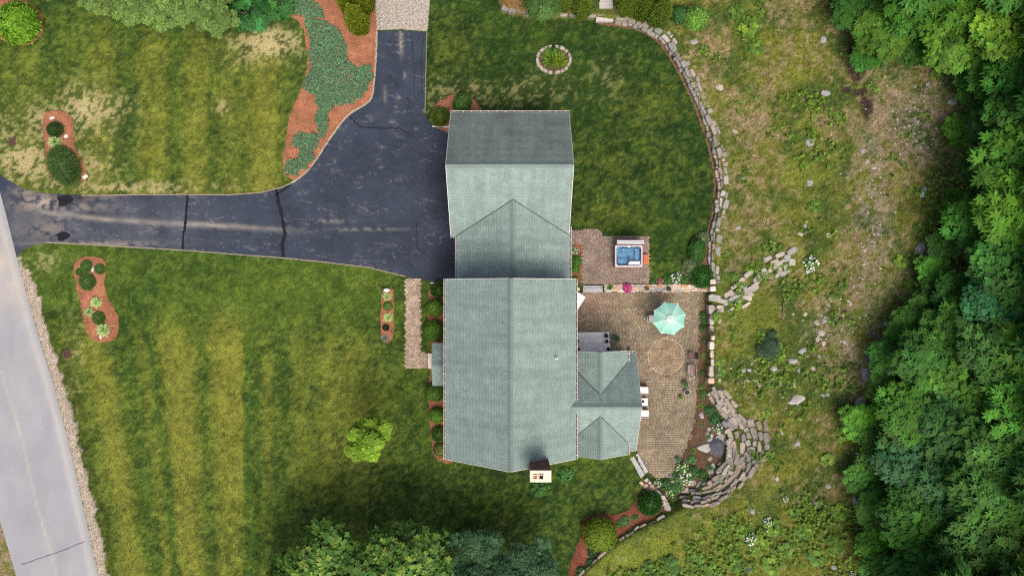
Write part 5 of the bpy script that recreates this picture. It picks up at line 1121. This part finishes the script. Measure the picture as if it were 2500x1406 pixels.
ZN = lambda x, y: 'in the upper meadow' if y < 450 else ('in the middle meadow by the stone steps' if y < 720 else ('among the scattered stones beside the patio' if y < 960 else 'in the lower meadow'))
SC = {}
for px, py, r_ in sorted(SM, key=lambda t: t[1]):
    mt = random.choice(['grey','grey','pale','warm']); cn = {'grey':'grey','pale':'pale','warm':'brownish'}[mt]; kk = (cn, ZN(px, py)); SC[kk] = SC.get(kk, -1) + 1
    rock(px, py, r_, mt, '%s small %s stone from the top %s' % (ORD[SC[kk]], cn, kk[1]), 'small meadow stones', rnd(.8,1.3), hz=.6)
for px, py, r_, lb in ((128,288,9,'white rock at the top of the upper lawn bed'),(162,334,9,'white rock right of the small juniper in the upper lawn bed'),(206,432,10,'white rock at the lower tip of the upper lawn bed'),(226,655,10,'white rock, upper of two in the lower lawn bed'),(216,672,9,'white rock, lower of two in the lower lawn bed'),(246,822,8,'white rock under the lowest hosta in the lower lawn bed'),(1664,1107,5,'small white stone at the patio edge by a pot')):
    rock(px, py, r_, 'white', lb, None, 1.1, hz=1.1)

# ------------------------------------------------------------------ garden ornament, grates
x, y, _ = G(942, 708); e = empty('goose_ornament', (x, y, .03), 0, 'white goose shaped ornament with a dark head at the top of the narrow bed', 'ornament')
mb = MB(); mb.lathe([(.02,-.30),(.12,-.24),(.17,-.05),(.15,.12),(.08,.24),(.02,.30)], 12); o = mb.obj('body', M['trim'], e, (.08,0,.16), 0, True); o.rotation_euler = (0, pi/2, 0)
mb = MB(); mb.tube([(-.12,0,.2),(-.2,0,.35),(-.2,0,.45)], [.07,.05,.05], 8); mb.tube([(-.2,0,.42),(-.2,0,.5),(-.3,0,.5),(-.36,0,.47)], [.05,.09,.06,.02], 8); mb.obj('head', M['metal_dark'], e, None, None, True)
for px, py, rz, lb in ((30,346,.1,'rusty drain grate in the upper lawn near the left edge'),(163,865,.25,'rusty drain grate in the lower lawn beside the road shoulder')):
    x, y, z = G(px, py); e = empty('drain_grate', (x, y, z), rz, lb, 'drain grate', 'drain grates')
    mb = MB()
    for s_ in (-1,1): mb.box(s_*.24-.03, s_*.24+.03, -.27, .27, .0, .06); mb.box(-.27,.27,s_*.3-.03,s_*.3+.03,.0,.058)
    mb.obj('frame', M['rust'], e); mb = MB(); mb.box(-.22,.22,-.28,.28,.005,.012); mb.obj('pit', M['near_black'], e)
    for k in range(3): mb = MB(); mb.box(-.22,.22,-.2+.17*k,-.14+.17*k,.02,.055); mb.obj('bar', M['rust'], e)
    mb = MB(); mb.box(-.03,.03,-.28,.28,.02,.05); mb.obj('bar', M['rust'], e)
# ------------------------------------------------------------------ pots
def potted(px, py, r, z, c, label, leaf=None, kind='leafy', group=None, hz=.9, empty_=False):
    x, y = W(px, py, z+.25); e = empty('potted_plant' if leaf else 'planter', (x, y, z), rnd(0,6), label, 'pot', group)
    mb = MB(); mb.lathe([(r*.68,0),(r*.92,r*1.2),(r,r*1.2),(r,r*1.4),(r*.88,r*1.4),(r*.84,r*1.15),(.0,r*1.1)], 18, c=c, cap=False); mb.obj('pot', M['vcol'], e, None, None, True)
    mb = MB(); mb.lathe([(r*.84,r*1.16),(.001,r*1.2)], 14, c=(.04,.03,.02), cap=False); mb.obj('soil', M['mulch'], e)
    if leaf: o = link('plant', SP[kind] if isinstance(kind, str) else kind, None, e, (0,0,r*1.15)); o.scale = (r*1.1,)*2 + (r*1.1*hz,); o.color = tuple(leaf)+(1,)
    return e
TC = (.28,.11,.06); DK = (.05,.04,.035); GP = (.22,.30,.25)
potted(1506,827,.24,-.36,GP,'sage green pot with dark foliage right of the entry treads',(.03,.09,.035))
potted(1538,857,.2,-.36,TC,'pot with bright arching leaves beside the north sunroom gable',(.11,.24,.04),'tuft')
potted(1481,819,.17,-.14,DK,'dark leafy pot at the right end of the lowest entry tread',(.03,.08,.02)); potted(1482,833,.15,.06,(.06,.05,.045),'bare dark pot at the right end of the middle entry tread'); potted(1411,833,.11,.06,DK,'tiny leafy pot at the left end of the middle entry tread',(.04,.10,.02))
potted(1412,853,.13,.28,DK,'small dark pot at the left end of the top entry tread',(.03,.03,.02)); potted(1486,852,.13,.28,DK,'small dark pot at the right end of the top entry tread',(.03,.03,.02))
potted(1580,705,.16,.16,(.10,.08,.05),'round pot on the patio wall, left of two',(.10,.11,.04)); potted(1634,706,.17,.16,(.10,.09,.06),'round pot on the patio wall, right of two',(.07,.09,.05))
potted(1677,957,.26,-.36,(.30,.34,.36),'round blue grey metal planter at the east side of the patio'); potted(1673,938,.25,-.36,GP,'pale green urn with foliage above the metal planter',(.07,.13,.04)); potted(1663,970,.17,-.36,TC,'low leafy pot left of the metal planter',(.08,.20,.04)); potted(1655,1122,.2,-.36,GP,'pale green pot with foliage at the southern patio edge',(.05,.14,.06))
potted(1738,814,.22,.45,DK,'dark round pot on the east wall stones',None); potted(1557,842,.12,-.36,DK,'dark pot hidden beside the sunroom corner',(.03,.07,.02)) if False else None

# ------------------------------------------------------------------ hot tub
hx0, hy0 = W(1501, 652, .9); hx1, hy1 = W(1569, 598, .9); hcx, hcy = (hx0+hx1)/2, (hy0+hy1)/2; hw, hd = (hx1-hx0)/2, (hy1-hy0)/2
tub = empty('hot_tub', (hcx, hcy, .05), 0, 'square hot tub with blue water, lavender rim and folded cover', 'hot tub')
def rrect(w, d, r, n=5):
    o = []
    for cx, cy, a0 in ((w-r,d-r,0),(-w+r,d-r,90),(-w+r,-d+r,180),(w-r,-d+r,270)):
        o += [(cx+r*math.cos(math.radians(a0+90*k/n)), cy+r*math.sin(math.radians(a0+90*k/n))) for k in range(n+1)]
    return o
mb = MB()
for s_ in (-1,1):
    for k in range(9):
        a0 = -hw+.02+k*(2*hw-.04)/9; mb.box(a0, a0+(2*hw-.04)/9-.01, s_*(hd-.03)-.02, s_*(hd-.03)+.02, 0, .80)
        a0 = -hd+.05+k*(2*hd-.1)/9; mb.box(s_*(hw-.03)-.02, s_*(hw-.03)+.02, a0, a0+(2*hd-.1)/9-.01, 0, .80)
mb.obj('cabinet', M['wood'], tub)
SH, BLU, BLD = (.36,.315,.35), (.21,.29,.37), (.15,.21,.29)
def ringloops(loops, cols, cap=True):
    n = len(loops[0][0]); V = []; C = []; F = []
    for (P, z), c in zip(loops, cols): V += [(x, y, z) for x, y in P]; C += [c]*n
    for k in range(len(loops)-1): F += [(k*n+i, k*n+(i+1)%n, (k+1)*n+(i+1)%n, (k+1)*n+i) for i in range(n)]
    if cap: F.append(tuple((len(loops)-1)*n+i for i in range(n)))
    m_ = MB(); m_.v = V; m_.f = F; m_.c = C; return m_
def basin(t, k):     # basin outline: rounded square with the lower right corner cut for the control deck
    return None
outer = rrect(hw, hd, .10); lip = rrect(hw-.03, hd-.03, .09); inn = rrect(hw-.12, hd-.12, .2); w1 = rrect(hw-.14, hd-.14, .2); bt = rrect(hw-.24, hd-.24, .18)
s_ = ringloops([(outer,.78),(outer,.86),(lip,.90),(inn,.90),(w1,.84),(w1,.55),(bt,.42)], [SH,SH,SH,SH,BLU,BLU,BLU]); o = s_.obj('shell', M['shell'], tub)
mb = MB(); mb.prism([(-.05,-.70),(hw-.2,-.70),(hw-.2,-.42),(.10,-.42),(-.02,-.5)], .42, .885, .03, None, (.40,.40,.44)); dk = mb.obj('control_deck', M['shell'], tub)
mb = MB(); mb.box(.28,.62,-.55,-.48,.885,.90,(.75,.75,.78)); mb.obj('control_panel', M['vcol'], dk); mb = MB(); mb.lathe([(.07,.885),(.07,.905),(.05,.91)],14,.16,-.56,(.7,.7,.72)); mb.obj('valve_knob', M['vcol'], dk)
for P, z1, c in ((rrect(.20,.5,.12), .66, BLD), (rrect(.5,.19,.12), .66, BLD)):
    off = (hw-.42, .15) if P[0][0] < .3 else (-.1, hd-.44)
    mb = MB(); mb.prism([(x+off[0], y+off[1]) for x, y in P], .42, z1, .06, None, (.19,.27,.35)); mb.obj('seat', M['shell'], tub)
mb = MB(); mb.prism([(-hw+.24,-hd+.26),(-.14,-hd+.26),(-.22,-.2),(-hw+.24,-.1)], .42, .60, .06, None, (.19,.27,.35)); mb.obj('seat', M['shell'], tub)
fw = [(.02+.20*math.cos(2*pi*k/18), -.10+.16*math.sin(2*pi*k/18)) for k in range(18)]; mb = MB(); mb.prism(fw, .418, .428, .01, None, (.05,.10,.18)); mb.obj('footwell', M['shell'], tub)
mb = MB(); mb.box(-.12,.12,hd-.20,hd-.14,.86,.93,(.8,.8,.8)); mb.obj('headrest', M['vcol'], tub)
for k, (a, b) in enumerate(((-.62,.5),(-.4,.55),(-.62,.1),(.55,.5),(.6,.0),(.62,-.25),(-.35,.52),(-.6,-.45))):
    mb = MB(); mb.lathe([(.035,.0),(.04,.02),(.02,.03)],10,0,0,(.75,.78,.82)); mb.obj('jet', M['vcol'], tub, (a,b,.67))
wt = MB(); wp = rrect(hw-.142, hd-.142, .2); wt.prism(wp, .775, .780); wt.obj('water', M['water'], tub)
# folded cover standing on its lifter behind the tub
cv = empty('tub_cover', (hcx, hcy+hd+.17, .05), 0, 'folded hot tub cover standing upright behind the tub', 'tub cover')
for yy, c in ((.11,(.62,.60,.62)),(-.05,(.66,.63,.63))):
    mb = MB(); mb.box(-hw+.1,hw-.02,yy-.06,yy+.05,.55,1.55,c,.02); mb.obj('panel', M['vcol'], cv)
mb = MB(); mb.box(-hw+.06,hw+.02,-.16,-.13,.5,1.45,(.08,.055,.05)); mb.box(-hw+.06,hw+.02,.02,.035,.5,1.5,(.08,.055,.05)); mb.box(-hw+.06,hw+.02,.18,.2,.5,1.45,(.06,.05,.05)); mb.obj('vinyl_skirt', M['vcol'], cv)
for s_ in (-1,1): mb = MB(); mb.tube([(s_*(hw+.02),.12,.0),(s_*(hw+.02),.15,1.0),(s_*(hw+.02),-.2,.7)],[.02,.02,.02],6); mb.obj('lifter_arm', M['metal_dark'], cv)
x0, y0 = W(1570,645,.3); x1, y1 = W(1584,621,.3)
st = empty('tub_step', (0,0,.05), 0, 'terracotta coloured wooden step at the right side of the hot tub', 'step')
for k in range(3): mb = MB(); a = x0+.02+(x1-x0)*k/3; mb.box(a, a+(x1-x0)/3-.012, y0, y1, .26, .30, None, .01); mb.obj('board', grained('red_stain', (.36,.115,.06), .2, 12, .1, 2, .7, .2) if 'rs' not in M else M['rs'], st); M['rs'] = st.children[0].data.materials[0]
mb = MB(); mb.box(x0+.04,x1-.03,y0+.03,y1-.03,0,.255); mb.obj('frame', M['wood'], st)

# ------------------------------------------------------------------ parasol, table, chairs
ux, uy = W(1637, 778, 2.6); uz = -.36
um = empty('parasol', (ux, uy, uz), 0, 'open mint green eight sided parasol on the patio', 'parasol')
R = 1.36; ZT, ZE_ = 2.95, 2.45; a0 = math.radians(106)
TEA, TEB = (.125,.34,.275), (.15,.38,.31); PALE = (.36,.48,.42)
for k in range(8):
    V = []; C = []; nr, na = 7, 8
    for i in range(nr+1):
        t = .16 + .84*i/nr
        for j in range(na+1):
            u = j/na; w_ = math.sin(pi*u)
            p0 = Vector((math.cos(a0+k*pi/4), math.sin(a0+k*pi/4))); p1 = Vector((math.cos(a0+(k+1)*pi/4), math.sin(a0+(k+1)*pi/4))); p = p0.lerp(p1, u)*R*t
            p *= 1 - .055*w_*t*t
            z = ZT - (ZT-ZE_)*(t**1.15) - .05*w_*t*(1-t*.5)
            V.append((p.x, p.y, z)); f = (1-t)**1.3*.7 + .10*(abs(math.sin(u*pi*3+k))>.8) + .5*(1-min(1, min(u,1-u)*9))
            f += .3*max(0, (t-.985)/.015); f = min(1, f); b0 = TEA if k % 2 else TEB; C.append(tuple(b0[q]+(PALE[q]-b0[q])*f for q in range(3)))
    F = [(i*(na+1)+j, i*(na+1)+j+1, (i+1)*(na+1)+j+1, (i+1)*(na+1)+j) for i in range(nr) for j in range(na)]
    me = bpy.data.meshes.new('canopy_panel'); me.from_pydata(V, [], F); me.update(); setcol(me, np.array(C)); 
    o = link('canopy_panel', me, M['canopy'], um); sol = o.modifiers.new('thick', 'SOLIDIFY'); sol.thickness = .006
    mb = MB(); mb.tube([(0,0,ZT-.12),(math.cos(a0+k*pi/4)*R*.99, math.sin(a0+k*pi/4)*R*.99, ZE_-.03)], [.012,.01], 5); mb.obj('rib', M['metal_dark'], um)
V = [(0,0,ZT+.09)]; C = [PALE]
for k in range(16): a = a0+k*pi/8; r_ = .31 if k % 2 == 0 else .285; V.append((r_*math.cos(a), r_*math.sin(a), ZT-.01)); C.append((.40,.50,.44))
me = bpy.data.meshes.new('vent_cap'); me.from_pydata(V, [], [(0,1+k,1+(k+1)%16) for k in range(16)]); me.update(); setcol(me, np.array(C)); o = link('vent_cap', me, M['canopy'], um); o.modifiers.new('t','SOLIDIFY').thickness = .006
mb = MB(); mb.lathe([(.02,ZT+.07),(.03,ZT+.11),(.012,ZT+.15)],10); mb.obj('finial', M['metal_dark'], um)
mb = MB(); mb.tube([(0,0,.05),(0,0,ZT+.05)],[.024,.024],10); mb.obj('pole', M['trim'], um)
mb = MB(); mb.lathe([(.26,0),(.26,.05),(.1,.09),(.04,.3)],18); mb.obj('base', M['metal_dark'], um)
tb = empty('patio_table', (ux, uy, uz), 0, 'round patio table under the parasol', 'table')
mb = MB(); mb.lathe([(.58,.70),(.6,.715),(.58,.73),(.05,.731)],24); mb.obj('table_top', M['vcol'], tb)
for k in range(4): a = k*pi/2+.4; mb = MB(); mb.tube([(.5*math.cos(a),.5*math.sin(a),0),(.4*math.cos(a),.4*math.sin(a),.7)],[.02,.02],6); mb.obj('leg', M['trim'], tb)
def chair(px, py, rz, z, label, fr='trim', seatc=(.05,.04,.035), seat2=(.32,.32,.35), group=None):
    x, y = W(px, py, z+.5); e = empty('patio_chair', (x, y, z), rz, label, 'chair', group)
    for sx in (-1,1):
        for sy in (-1,1): mb = MB(); mb.tube([(sx*.27,sy*.26,0),(sx*.26,sy*.25,.42 if sy > 0 else .42)],[.018,.018],6); mb.obj('leg', M[fr], e)
        mb = MB(); mb.tube([(sx*.27,.25,.42),(sx*.28,.24,.62),(sx*.28,-.2,.64),(sx*.26,-.27,.42)],[.018]*4,6); mb.obj('armrest', M[fr], e)
        mb = MB(); mb.tube([(sx*.25,-.25,.42),(sx*.25,-.42,.95)],[.02,.02],6); mb.obj('back_post', M[fr], e)
    mb = MB(); mb.box(-.25,.25,-.25,.27,.41,.45,seat2,.01); mb.obj('seat', M['vcol'], e)
    mb = MB(); mb.add([(-.24,-.27,.5),(.24,-.27,.5),(.24,-.40,.92),(-.24,-.40,.92),(-.24,-.24,.5),(.24,-.24,.5),(.24,-.37,.92),(-.24,-.37,.92)],[(0,1,2,3),(7,6,5,4),(0,4,5,1),(2,6,7,3),(1,5,6,2),(0,3,7,4)],seatc); mb.obj('backrest', M['vcol'], e)
    mb = MB(); mb.tube([(-.25,-.42,.95),(0,-.45,.98),(.25,-.42,.95)],[.02]*3,6); mb.obj('top_rail', M[fr], e)
    return e
chair(1592, 778, -pi/2, -.36, 'pale framed patio chair with a dark back left of the parasol')
chair(1690, 868, pi/2, -.36, 'dark brown patio chair by the east planting', 'metal_dark', (.06,.035,.03), (.07,.04,.035))
# weathered glider bench and a small round stand
x, y = W(1687, 903, 0); bn = empty('garden_bench', (x, y, -.36), pi/2, 'weathered wooden slatted bench at the east side of the patio', 'bench')
for k in range(5): mb = MB(); mb.box(-.45,.45,-.25+.11*k,-.16+.11*k,.40,.43,(.22,.16,.13),.005); mb.obj('slat', M['vcol'], bn)
for k in range(3): mb = MB(); mb.box(-.45,.45,-.31,-.28,.52+.13*k,.62+.13*k,(.24,.18,.15),.005); mb.obj('back_slat', M['vcol'], bn)
for sx in (-1,1):
    mb = MB(); mb.tube([(sx*.42,.26,0),(sx*.42,.26,.62),(sx*.42,-.28,.64)],[.025]*3,6); mb.tube([(sx*.42,-.28,0),(sx*.42,-.33,.92)],[.025]*2,6); mb.obj('end_frame', M['metal_dark'], bn)
x, y = W(1688, 919, 0); rs_ = empty('plant_stand', (x, y, -.36), 0, 'small round wire plant stand below the wooden bench', 'plant stand')
mb = MB(); n = 18; mb.tube([(.22*math.cos(2*pi*k/n), .22*math.sin(2*pi*k/n), .5) for k in range(n+1)],[.015]*(n+1),5); mb.obj('hoop', M['trim'], rs_)
for k in range(3): a = k*2.1; mb = MB(); mb.tube([(.22*math.cos(a),.22*math.sin(a),.5),(.16*math.cos(a),.16*math.sin(a),0)],[.012,.012],5); mb.obj('leg', M['metal_dark'], rs_)
# white low armchairs and a small table under the sunroom gable
def cubechair(px, py, label):
    x, y = W(px, py, .1); e = empty('armchair', (x, y, -.36), 0, label, 'armchair', 'white armchairs by the sunroom')
    mb = MB(); mb.box(-.42,.32,-.28,.28,.30,.46,(.72,.70,.70),.03); mb.obj('seat', M['vcol'], e)
    mb = MB(); mb.box(-.52,-.42,-.30,.30,.1,.85,(.7,.68,.68),.03); mb.obj('backrest', M['vcol'], e)
    for s_ in (-1,1): mb = MB(); mb.box(-.42,.30,s_*.31-.03,s_*.31+.03,.0,.60,(.30,.22,.19),.01); mb.obj('armrest', M['vcol'], e)
cubechair(1573, 953, 'white low armchair by the sunroom, upper of two'); cubechair(1574, 1010, 'white low armchair by the sunroom, lower of two')
x, y = W(1573, 981, .1); e = empty('side_table', (x, y, -.36), 0, 'square white side table between the two white armchairs', 'table')
mb = MB(); mb.box(-.35,.27,-.3,.3,.44,.48,(.70,.67,.68),.01); mb.obj('table_top', M['vcol'], e)
for sx in (-.30,.22):
    for sy in (-.25,.25): mb = MB(); mb.box(sx-.03,sx+.03,sy-.03,sy+.03,0,.44,(.5,.48,.48)); mb.obj('leg', M['vcol'], e)
potted(1571,981,.10,.12,DK,'small dark leafy pot on the white side table',(.02,.05,.02))
# white table half under the eave
x, y = W(1409, 734, .4); e = empty('folding_table', (x, y, -.36), math.radians(-31), 'white rectangular table standing askew, half hidden under the eave', 'table')
mb = MB(); mb.box(-.42,.42,-.62,.62,.70,.74,(.78,.77,.75),.01); mb.obj('table_top', M['vcol'], e)
for sx in (-.34,.34):
    for sy in (-.52,.52): mb = MB(); mb.tube([(sx,sy,0),(sx*.95,sy*.95,.7)],[.018,.018],6); mb.obj('leg', M['trim'], e)
# dead twigs in the meadow
for k, (pts, lb) in enumerate((([(2340,30),(2365,8),(2385,2),(2400,0)],'pale bare branch sticking out of the upper woods'),([(2330,500),(2335,475),(2342,462)],'pale bare branch at the woods edge beside the rounded boulder'),([(1911,740),(1909,775)],'thin straight stick standing in the meadow right of the parasol'),([(2380,215),(2390,245),(2397,275)],'thin fallen branch below the upper woods'))):
    P = []
    for px, py in pts: x, y, z = G(px, py); P.append((x+rnd(-.05,.05), y, z + (.1 if k in (2,) else (3.2 if k == 0 else .25))))
    mb = MB(); mb.tube(P, [.05]+[.03]*(len(P)-1), 5); mb.tube([P[-2], (P[-2][0]+.4, P[-2][1]+.3, P[-2][2]+.1)], [.025,.01], 4); o = mb.obj('branch', M['bark']); tag(o, lb, 'branch')
# ------------------------------------------------------------------ grass, ground cover, litter
def blades(name, X, Y, col, L, Wd, lean, zoff=0.0, mat='grass', label=None, cat=None, seed=1, z=None):
    rng = np.random.default_rng(seed); n = len(X); a = rng.uniform(0, 2*pi, n); t = rng.uniform(*lean, n); l = L * rng.uniform(.6, 1.35, n)
    Z = (height(X, Y) if z is None else np.full(n, z)) + zoff; B = np.stack([X, Y, Z], 1)
    D = np.stack([np.cos(a)*np.cos(t), np.sin(a)*np.cos(t), np.sin(t)], 1); S = np.stack([-np.sin(a), np.cos(a), rng.normal(0, .35, n)], 1)
    V = np.stack([B - S*Wd*.5, B + S*Wd*.5, B + D*l[:, None]], 1).reshape(-1, 3)
    o = link(name, mesh_np(name, V, np.arange(3*n).reshape(n, 3), np.repeat(col, 3, axis=0)), M[mat]); return tag(o, label, cat, None, 'stuff')
def scatter(n, x0, x1, y0, y1, seed): r = np.random.default_rng(seed); return r.uniform(x0, x1, n), r.uniform(y0, y1, n)
hard = [WP(DRIVE_PX), WP(GRAVEL_PX), WP(ROAD_PX), HOUSE_FOOT, LOW] + [v for v in BEDS.values()]
X, Y = scatter(520000, -43, 43, -24.5, 24.5, 5)
keep = np.ones(len(X), bool)
for p in hard: keep &= ~inpoly(X, Y, p)
pl = inpoly(X, Y, PLATEAU); px = 1250 + X*30; py = 703 - Y*30
ds = pdist(px, py, SHOULDER); sh = inpoly(px, py, SHOULDER + [(900,1560),(900,625)]) & (ds < 22)
rng = np.random.default_rng(6); keep &= ~sh | (rng.random(len(X)) < .15)
k = keep & ~pl; xs, ys = X[k], Y[k]
c = ground_colour(xs, ys); fl = np.clip((fbm(xs, ys, .16, 30, 2)[:, None]-.5)*2.2+.5, 0, 1); rr = np.clip(.50 + 1.25*fl + rng.normal(0, .34, (len(xs), 1)), .22, 2.8); c = c * rr * (1 + rng.normal(0, .07, (len(xs), 3)))
blades('lawn_grass', xs, ys, np.clip(c, .003, .6), .10, .045, (.35, 1.2), -.005, label='mown lawn grass round the house', cat='grass')
k = keep & pl; xs, ys = X[k], Y[k]; wood = inpoly(px[k], py[k], WOOD_PX); q = ~wood | (rng.random(len(xs)) < .35); xs, ys = xs[q], ys[q]
c = ground_colour(xs, ys); n = len(xs); fl = np.clip((fbm(xs, ys, .18, 31, 2)[:, None]-.5)*2.2+.5, 0, 1); rr = np.clip(.5 + 1.2*fl + rng.normal(0, .42, (n, 1)), .2, 2.8); c = c * rr
lit = rng.random(n) < .035; c[lit] = np.array([.28,.20,.14]) * rng.uniform(.5, 1.3, (lit.sum(), 1))
gw = (rng.random(n) < .16) & ~lit & (fbm(xs, ys, 1.5, 77) > .42); c[gw] = np.array([.12,.17,.025]) * rng.uniform(.6, 1.4, (gw.sum(), 1))
blades('meadow_grass', xs, ys, np.clip(c, .003, .7), .12, .045, (.15, 1.0), 0, label='rough dry meadow grass and weeds behind the wall', cat='grass', seed=2)
# gravel pebbles on the shoulder and gravel drive, litter chips on the mulch
def chips(name, X, Y, col, L, Wd, z, label, cat, seed=3, lean=(-.1,.35)): return blades(name, X, Y, col, L, Wd, lean, z, 'grass', label, cat, seed)
X, Y = scatter(26000, *sorted((W(900,0)[0], W(1060,0)[0])), W(0,80)[1], W(0,-20)[1], 8); k = inpoly(X, Y, WP(GRAVEL_PX)); X, Y = X[k], Y[k]
c = np.array([.36,.33,.29]) * np.clip(1+rng.normal(0,.35,(len(X),1)),.3,2.0); chips('gravel', X, Y, c, .07, .07, .045, 'pale loose gravel at the head of the driveway', 'gravel')
X, Y = scatter(60000, -42, -32, -24, 3, 9); px = 1250+X*30; py = 703-Y*30; k = inpoly(px, py, SHOULDER + [(900,1560),(900,625)]) & (pdist(px, py, SHOULDER) < 22*sstep(620,700,py)+1); X, Y = X[k], Y[k]
c = np.array([.34,.29,.23]) * np.clip(1+rng.normal(0,.35,(len(X),1)),.3,2.0); chips('shoulder_gravel', X, Y, c, .08, .07, .01, 'sandy gravel shoulder along the road', 'gravel')
XS = []; YS = []; CS = []
for key in ('corner','nw','sw','narrow','ivy','front','garage','southeast','willow','patio_east'):
    P = BEDS[key]; ax = [p[0] for p in P]; ay = [p[1] for p in P]; A = (max(ax)-min(ax))*(max(ay)-min(ay)); X, Y = scatter(int(min(26000, A*260)), min(ax), max(ax), min(ay), max(ay), 10); k = inpoly(X, Y, P); X, Y = X[k], Y[k]
    b0 = np.array((.085,.055,.032) if key == 'patio_east' else ((.15,.055,.035) if key == 'southeast' else (.28,.120,.066))); XS.append(X); YS.append(Y); CS.append(b0*np.clip(1+rng.normal(0,.30,(len(X),1)),.3,2.0)*(1+rng.normal(0,.08,(len(X),3))))
chips('mulch_straw', np.concatenate(XS), np.concatenate(YS), np.clip(np.vstack(CS),.01,.7), .16, .022, .065, 'reddish pine straw lying on the planting beds', 'mulch', 12, (-.05,.3))
# ground cover in the drive bed
IVY = [WP([(738,38),(800,55),(835,85),(848,115),(846,145),(862,160),(900,160),(912,180),(903,215),(885,240),(850,255),(812,262),(800,300),(800,330),(786,345),(768,300),(775,262),(770,235),(745,212),(752,180),(757,140),(752,95)]), WP([(718,345),(735,322),(760,330),(782,335),(772,372),(745,412),(722,432),(697,428),(694,405),(706,392),(722,390),(738,370),(722,358)]), WP([(700,0),(760,0),(800,45),(740,45),(700,30)]), WP([(600,20),(690,0),(700,30),(680,45),(640,50)])]
Vs = []; Fs = []; Cs = []; o = 0
for P in IVY:
    ax = [p[0] for p in P]; ay = [p[1] for p in P]; X, Y = scatter(int((max(ax)-min(ax))*(max(ay)-min(ay))*330), min(ax), max(ax), min(ay), max(ay), 14)
    k = inpoly(X + (fbm(X, Y, .5, 3)-.5)*.9, Y + (fbm(X, Y, .5, 4)-.5)*.9, P) & (fbm(X, Y, .5, 8) > .22) & ~inpoly(X, Y, WP(DRIVE_PX)); X, Y = X[k], Y[k]; n = len(X)
    Pn = np.stack([X, Y, .10 + .10*fbm(X, Y, .4, 9) + rng.uniform(0,.05,n)], 1); N = unit(np.array([0,0,1]) + rng.normal(0,.35,(n,3)))
    col = np.array([.080,.172,.086]) * np.clip(1+rng.normal(0,.28,(n,1)),.35,2.0); fl = rng.random(n) < .07; col[fl] = np.array([.26,.17,.14])*rng.uniform(.5,1.3,(fl.sum(),1))
    V, F, cc = rosettes(rng, Pn, N, 4, .085, .07, .1, .1, col); Vs.append(V); Fs.append(F+o); o += len(V); Cs.append(rep4(cc))
gme = mesh_np('ground_cover', np.vstack(Vs), np.vstack(Fs), np.vstack(Cs)); tag(link('ground_cover', gme, M['leaf']), 'blue green periwinkle ground cover in the driveway bed', 'ground cover', None, 'stuff')
# weeds and low undergrowth of the meadow and the wood floor
X, Y = scatter(50000, W(1480,0)[0], 43, -24, 24.5, 15); px = 1250+X*30; py = 703-Y*30; k = inpoly(X, Y, PLATEAU) & (pdist(X, Y, EDGE) > 1.0)
wood = inpoly(px, py, WOOD_PX); dens = fbm(X, Y, 2.6, 61)*.6 + fbm(X, Y, .8, 62)*.4; edge = np.clip(1 - pdist(px, py, WOOD_PX)/90, 0, 1)
low = blobs(px, py, [(1890,1330,170,80,.20),(1640,1400,150,32,.22),(1830,80,50,80,.25),(2000,1200,120,100,.1),(1850,850,60,60,.1)])
k &= dens > np.where(wood, .40, .625 - .18*edge - low); X, Y = X[k], Y[k]; n = len(X); px = px[k]; py = py[k]
Pn = np.stack([X, Y, height(X, Y) + rng.uniform(.05,.30,n)], 1); N = unit(np.array([0,0,1]) + rng.normal(0,.35,(n,3)))
hue = fbm(X, Y, 3.0, 66)[:, None]; col = (np.array([[.045,.105,.020]])*(1-hue) + np.array([[.130,.205,.024]])*hue) * np.clip(1.1+rng.normal(0,.28,(n,1)),.35,2.0)
V, F, cc = rosettes(rng, Pn, N, 6, .17, .085, .2, .2, col); gme = mesh_np('undergrowth', V, F, rep4(cc)); tag(link('undergrowth', gme, M['leaf']), 'low green weeds and seedlings through the meadow and wood floor', 'undergrowth', None, 'stuff')
# loose pebbles and litter in the meadow
X, Y = scatter(6500, W(1760,0)[0], W(2330,0)[0], -23, 23, 17); px = 1250+X*30; py = 703-Y*30
dn = blobs(px, py, [(2210,310,60,80,1),(2110,520,30,190,.8),(2030,800,70,80,.9),(2140,900,60,60,.9),(2110,400,25,50,.8),(1850,930,60,50,.7),(2090,700,30,80,.6)]); k = inpoly(X, Y, PLATEAU) & (rng.random(len(X)) < dn); X, Y = X[k], Y[k]
mb = np.array([(-.5,-.4,0),(.5,-.45,0),(.55,.4,0),(-.45,.5,0),(-.2,-.15,.4),(.25,-.1,.45),(.2,.2,.4),(-.15,.2,.38)]); fq = np.array([(4,5,6,7),(0,1,5,4),(1,2,6,5),(2,3,7,6),(3,0,4,7)])
Vs = []; Fs = []; Cs = []
Zs = height(X, Y)
for i_ in range(len(X)):
    s = rnd(.05,.20); a = rnd(0,6.28); R_ = np.array([[math.cos(a),-math.sin(a),0],[math.sin(a),math.cos(a),0],[0,0,1]]); Vs.append((mb*s)@R_.T + np.array([X[i_],Y[i_],Zs[i_]-.01])); Fs.append(fq+8*i_); Cs.append(np.tile(np.array(jit(random.choice([(.20,.198,.19),(.24,.23,.215),(.28,.26,.235),(.17,.17,.175)]),.2))[None],(8,1)))
gme = mesh_np('pebbles', np.vstack(Vs), np.vstack(Fs), np.vstack(Cs)); tag(link('pebbles', gme, M['stone']), 'loose grey stones strewn through the meadow', 'pebbles', None, 'stuff')
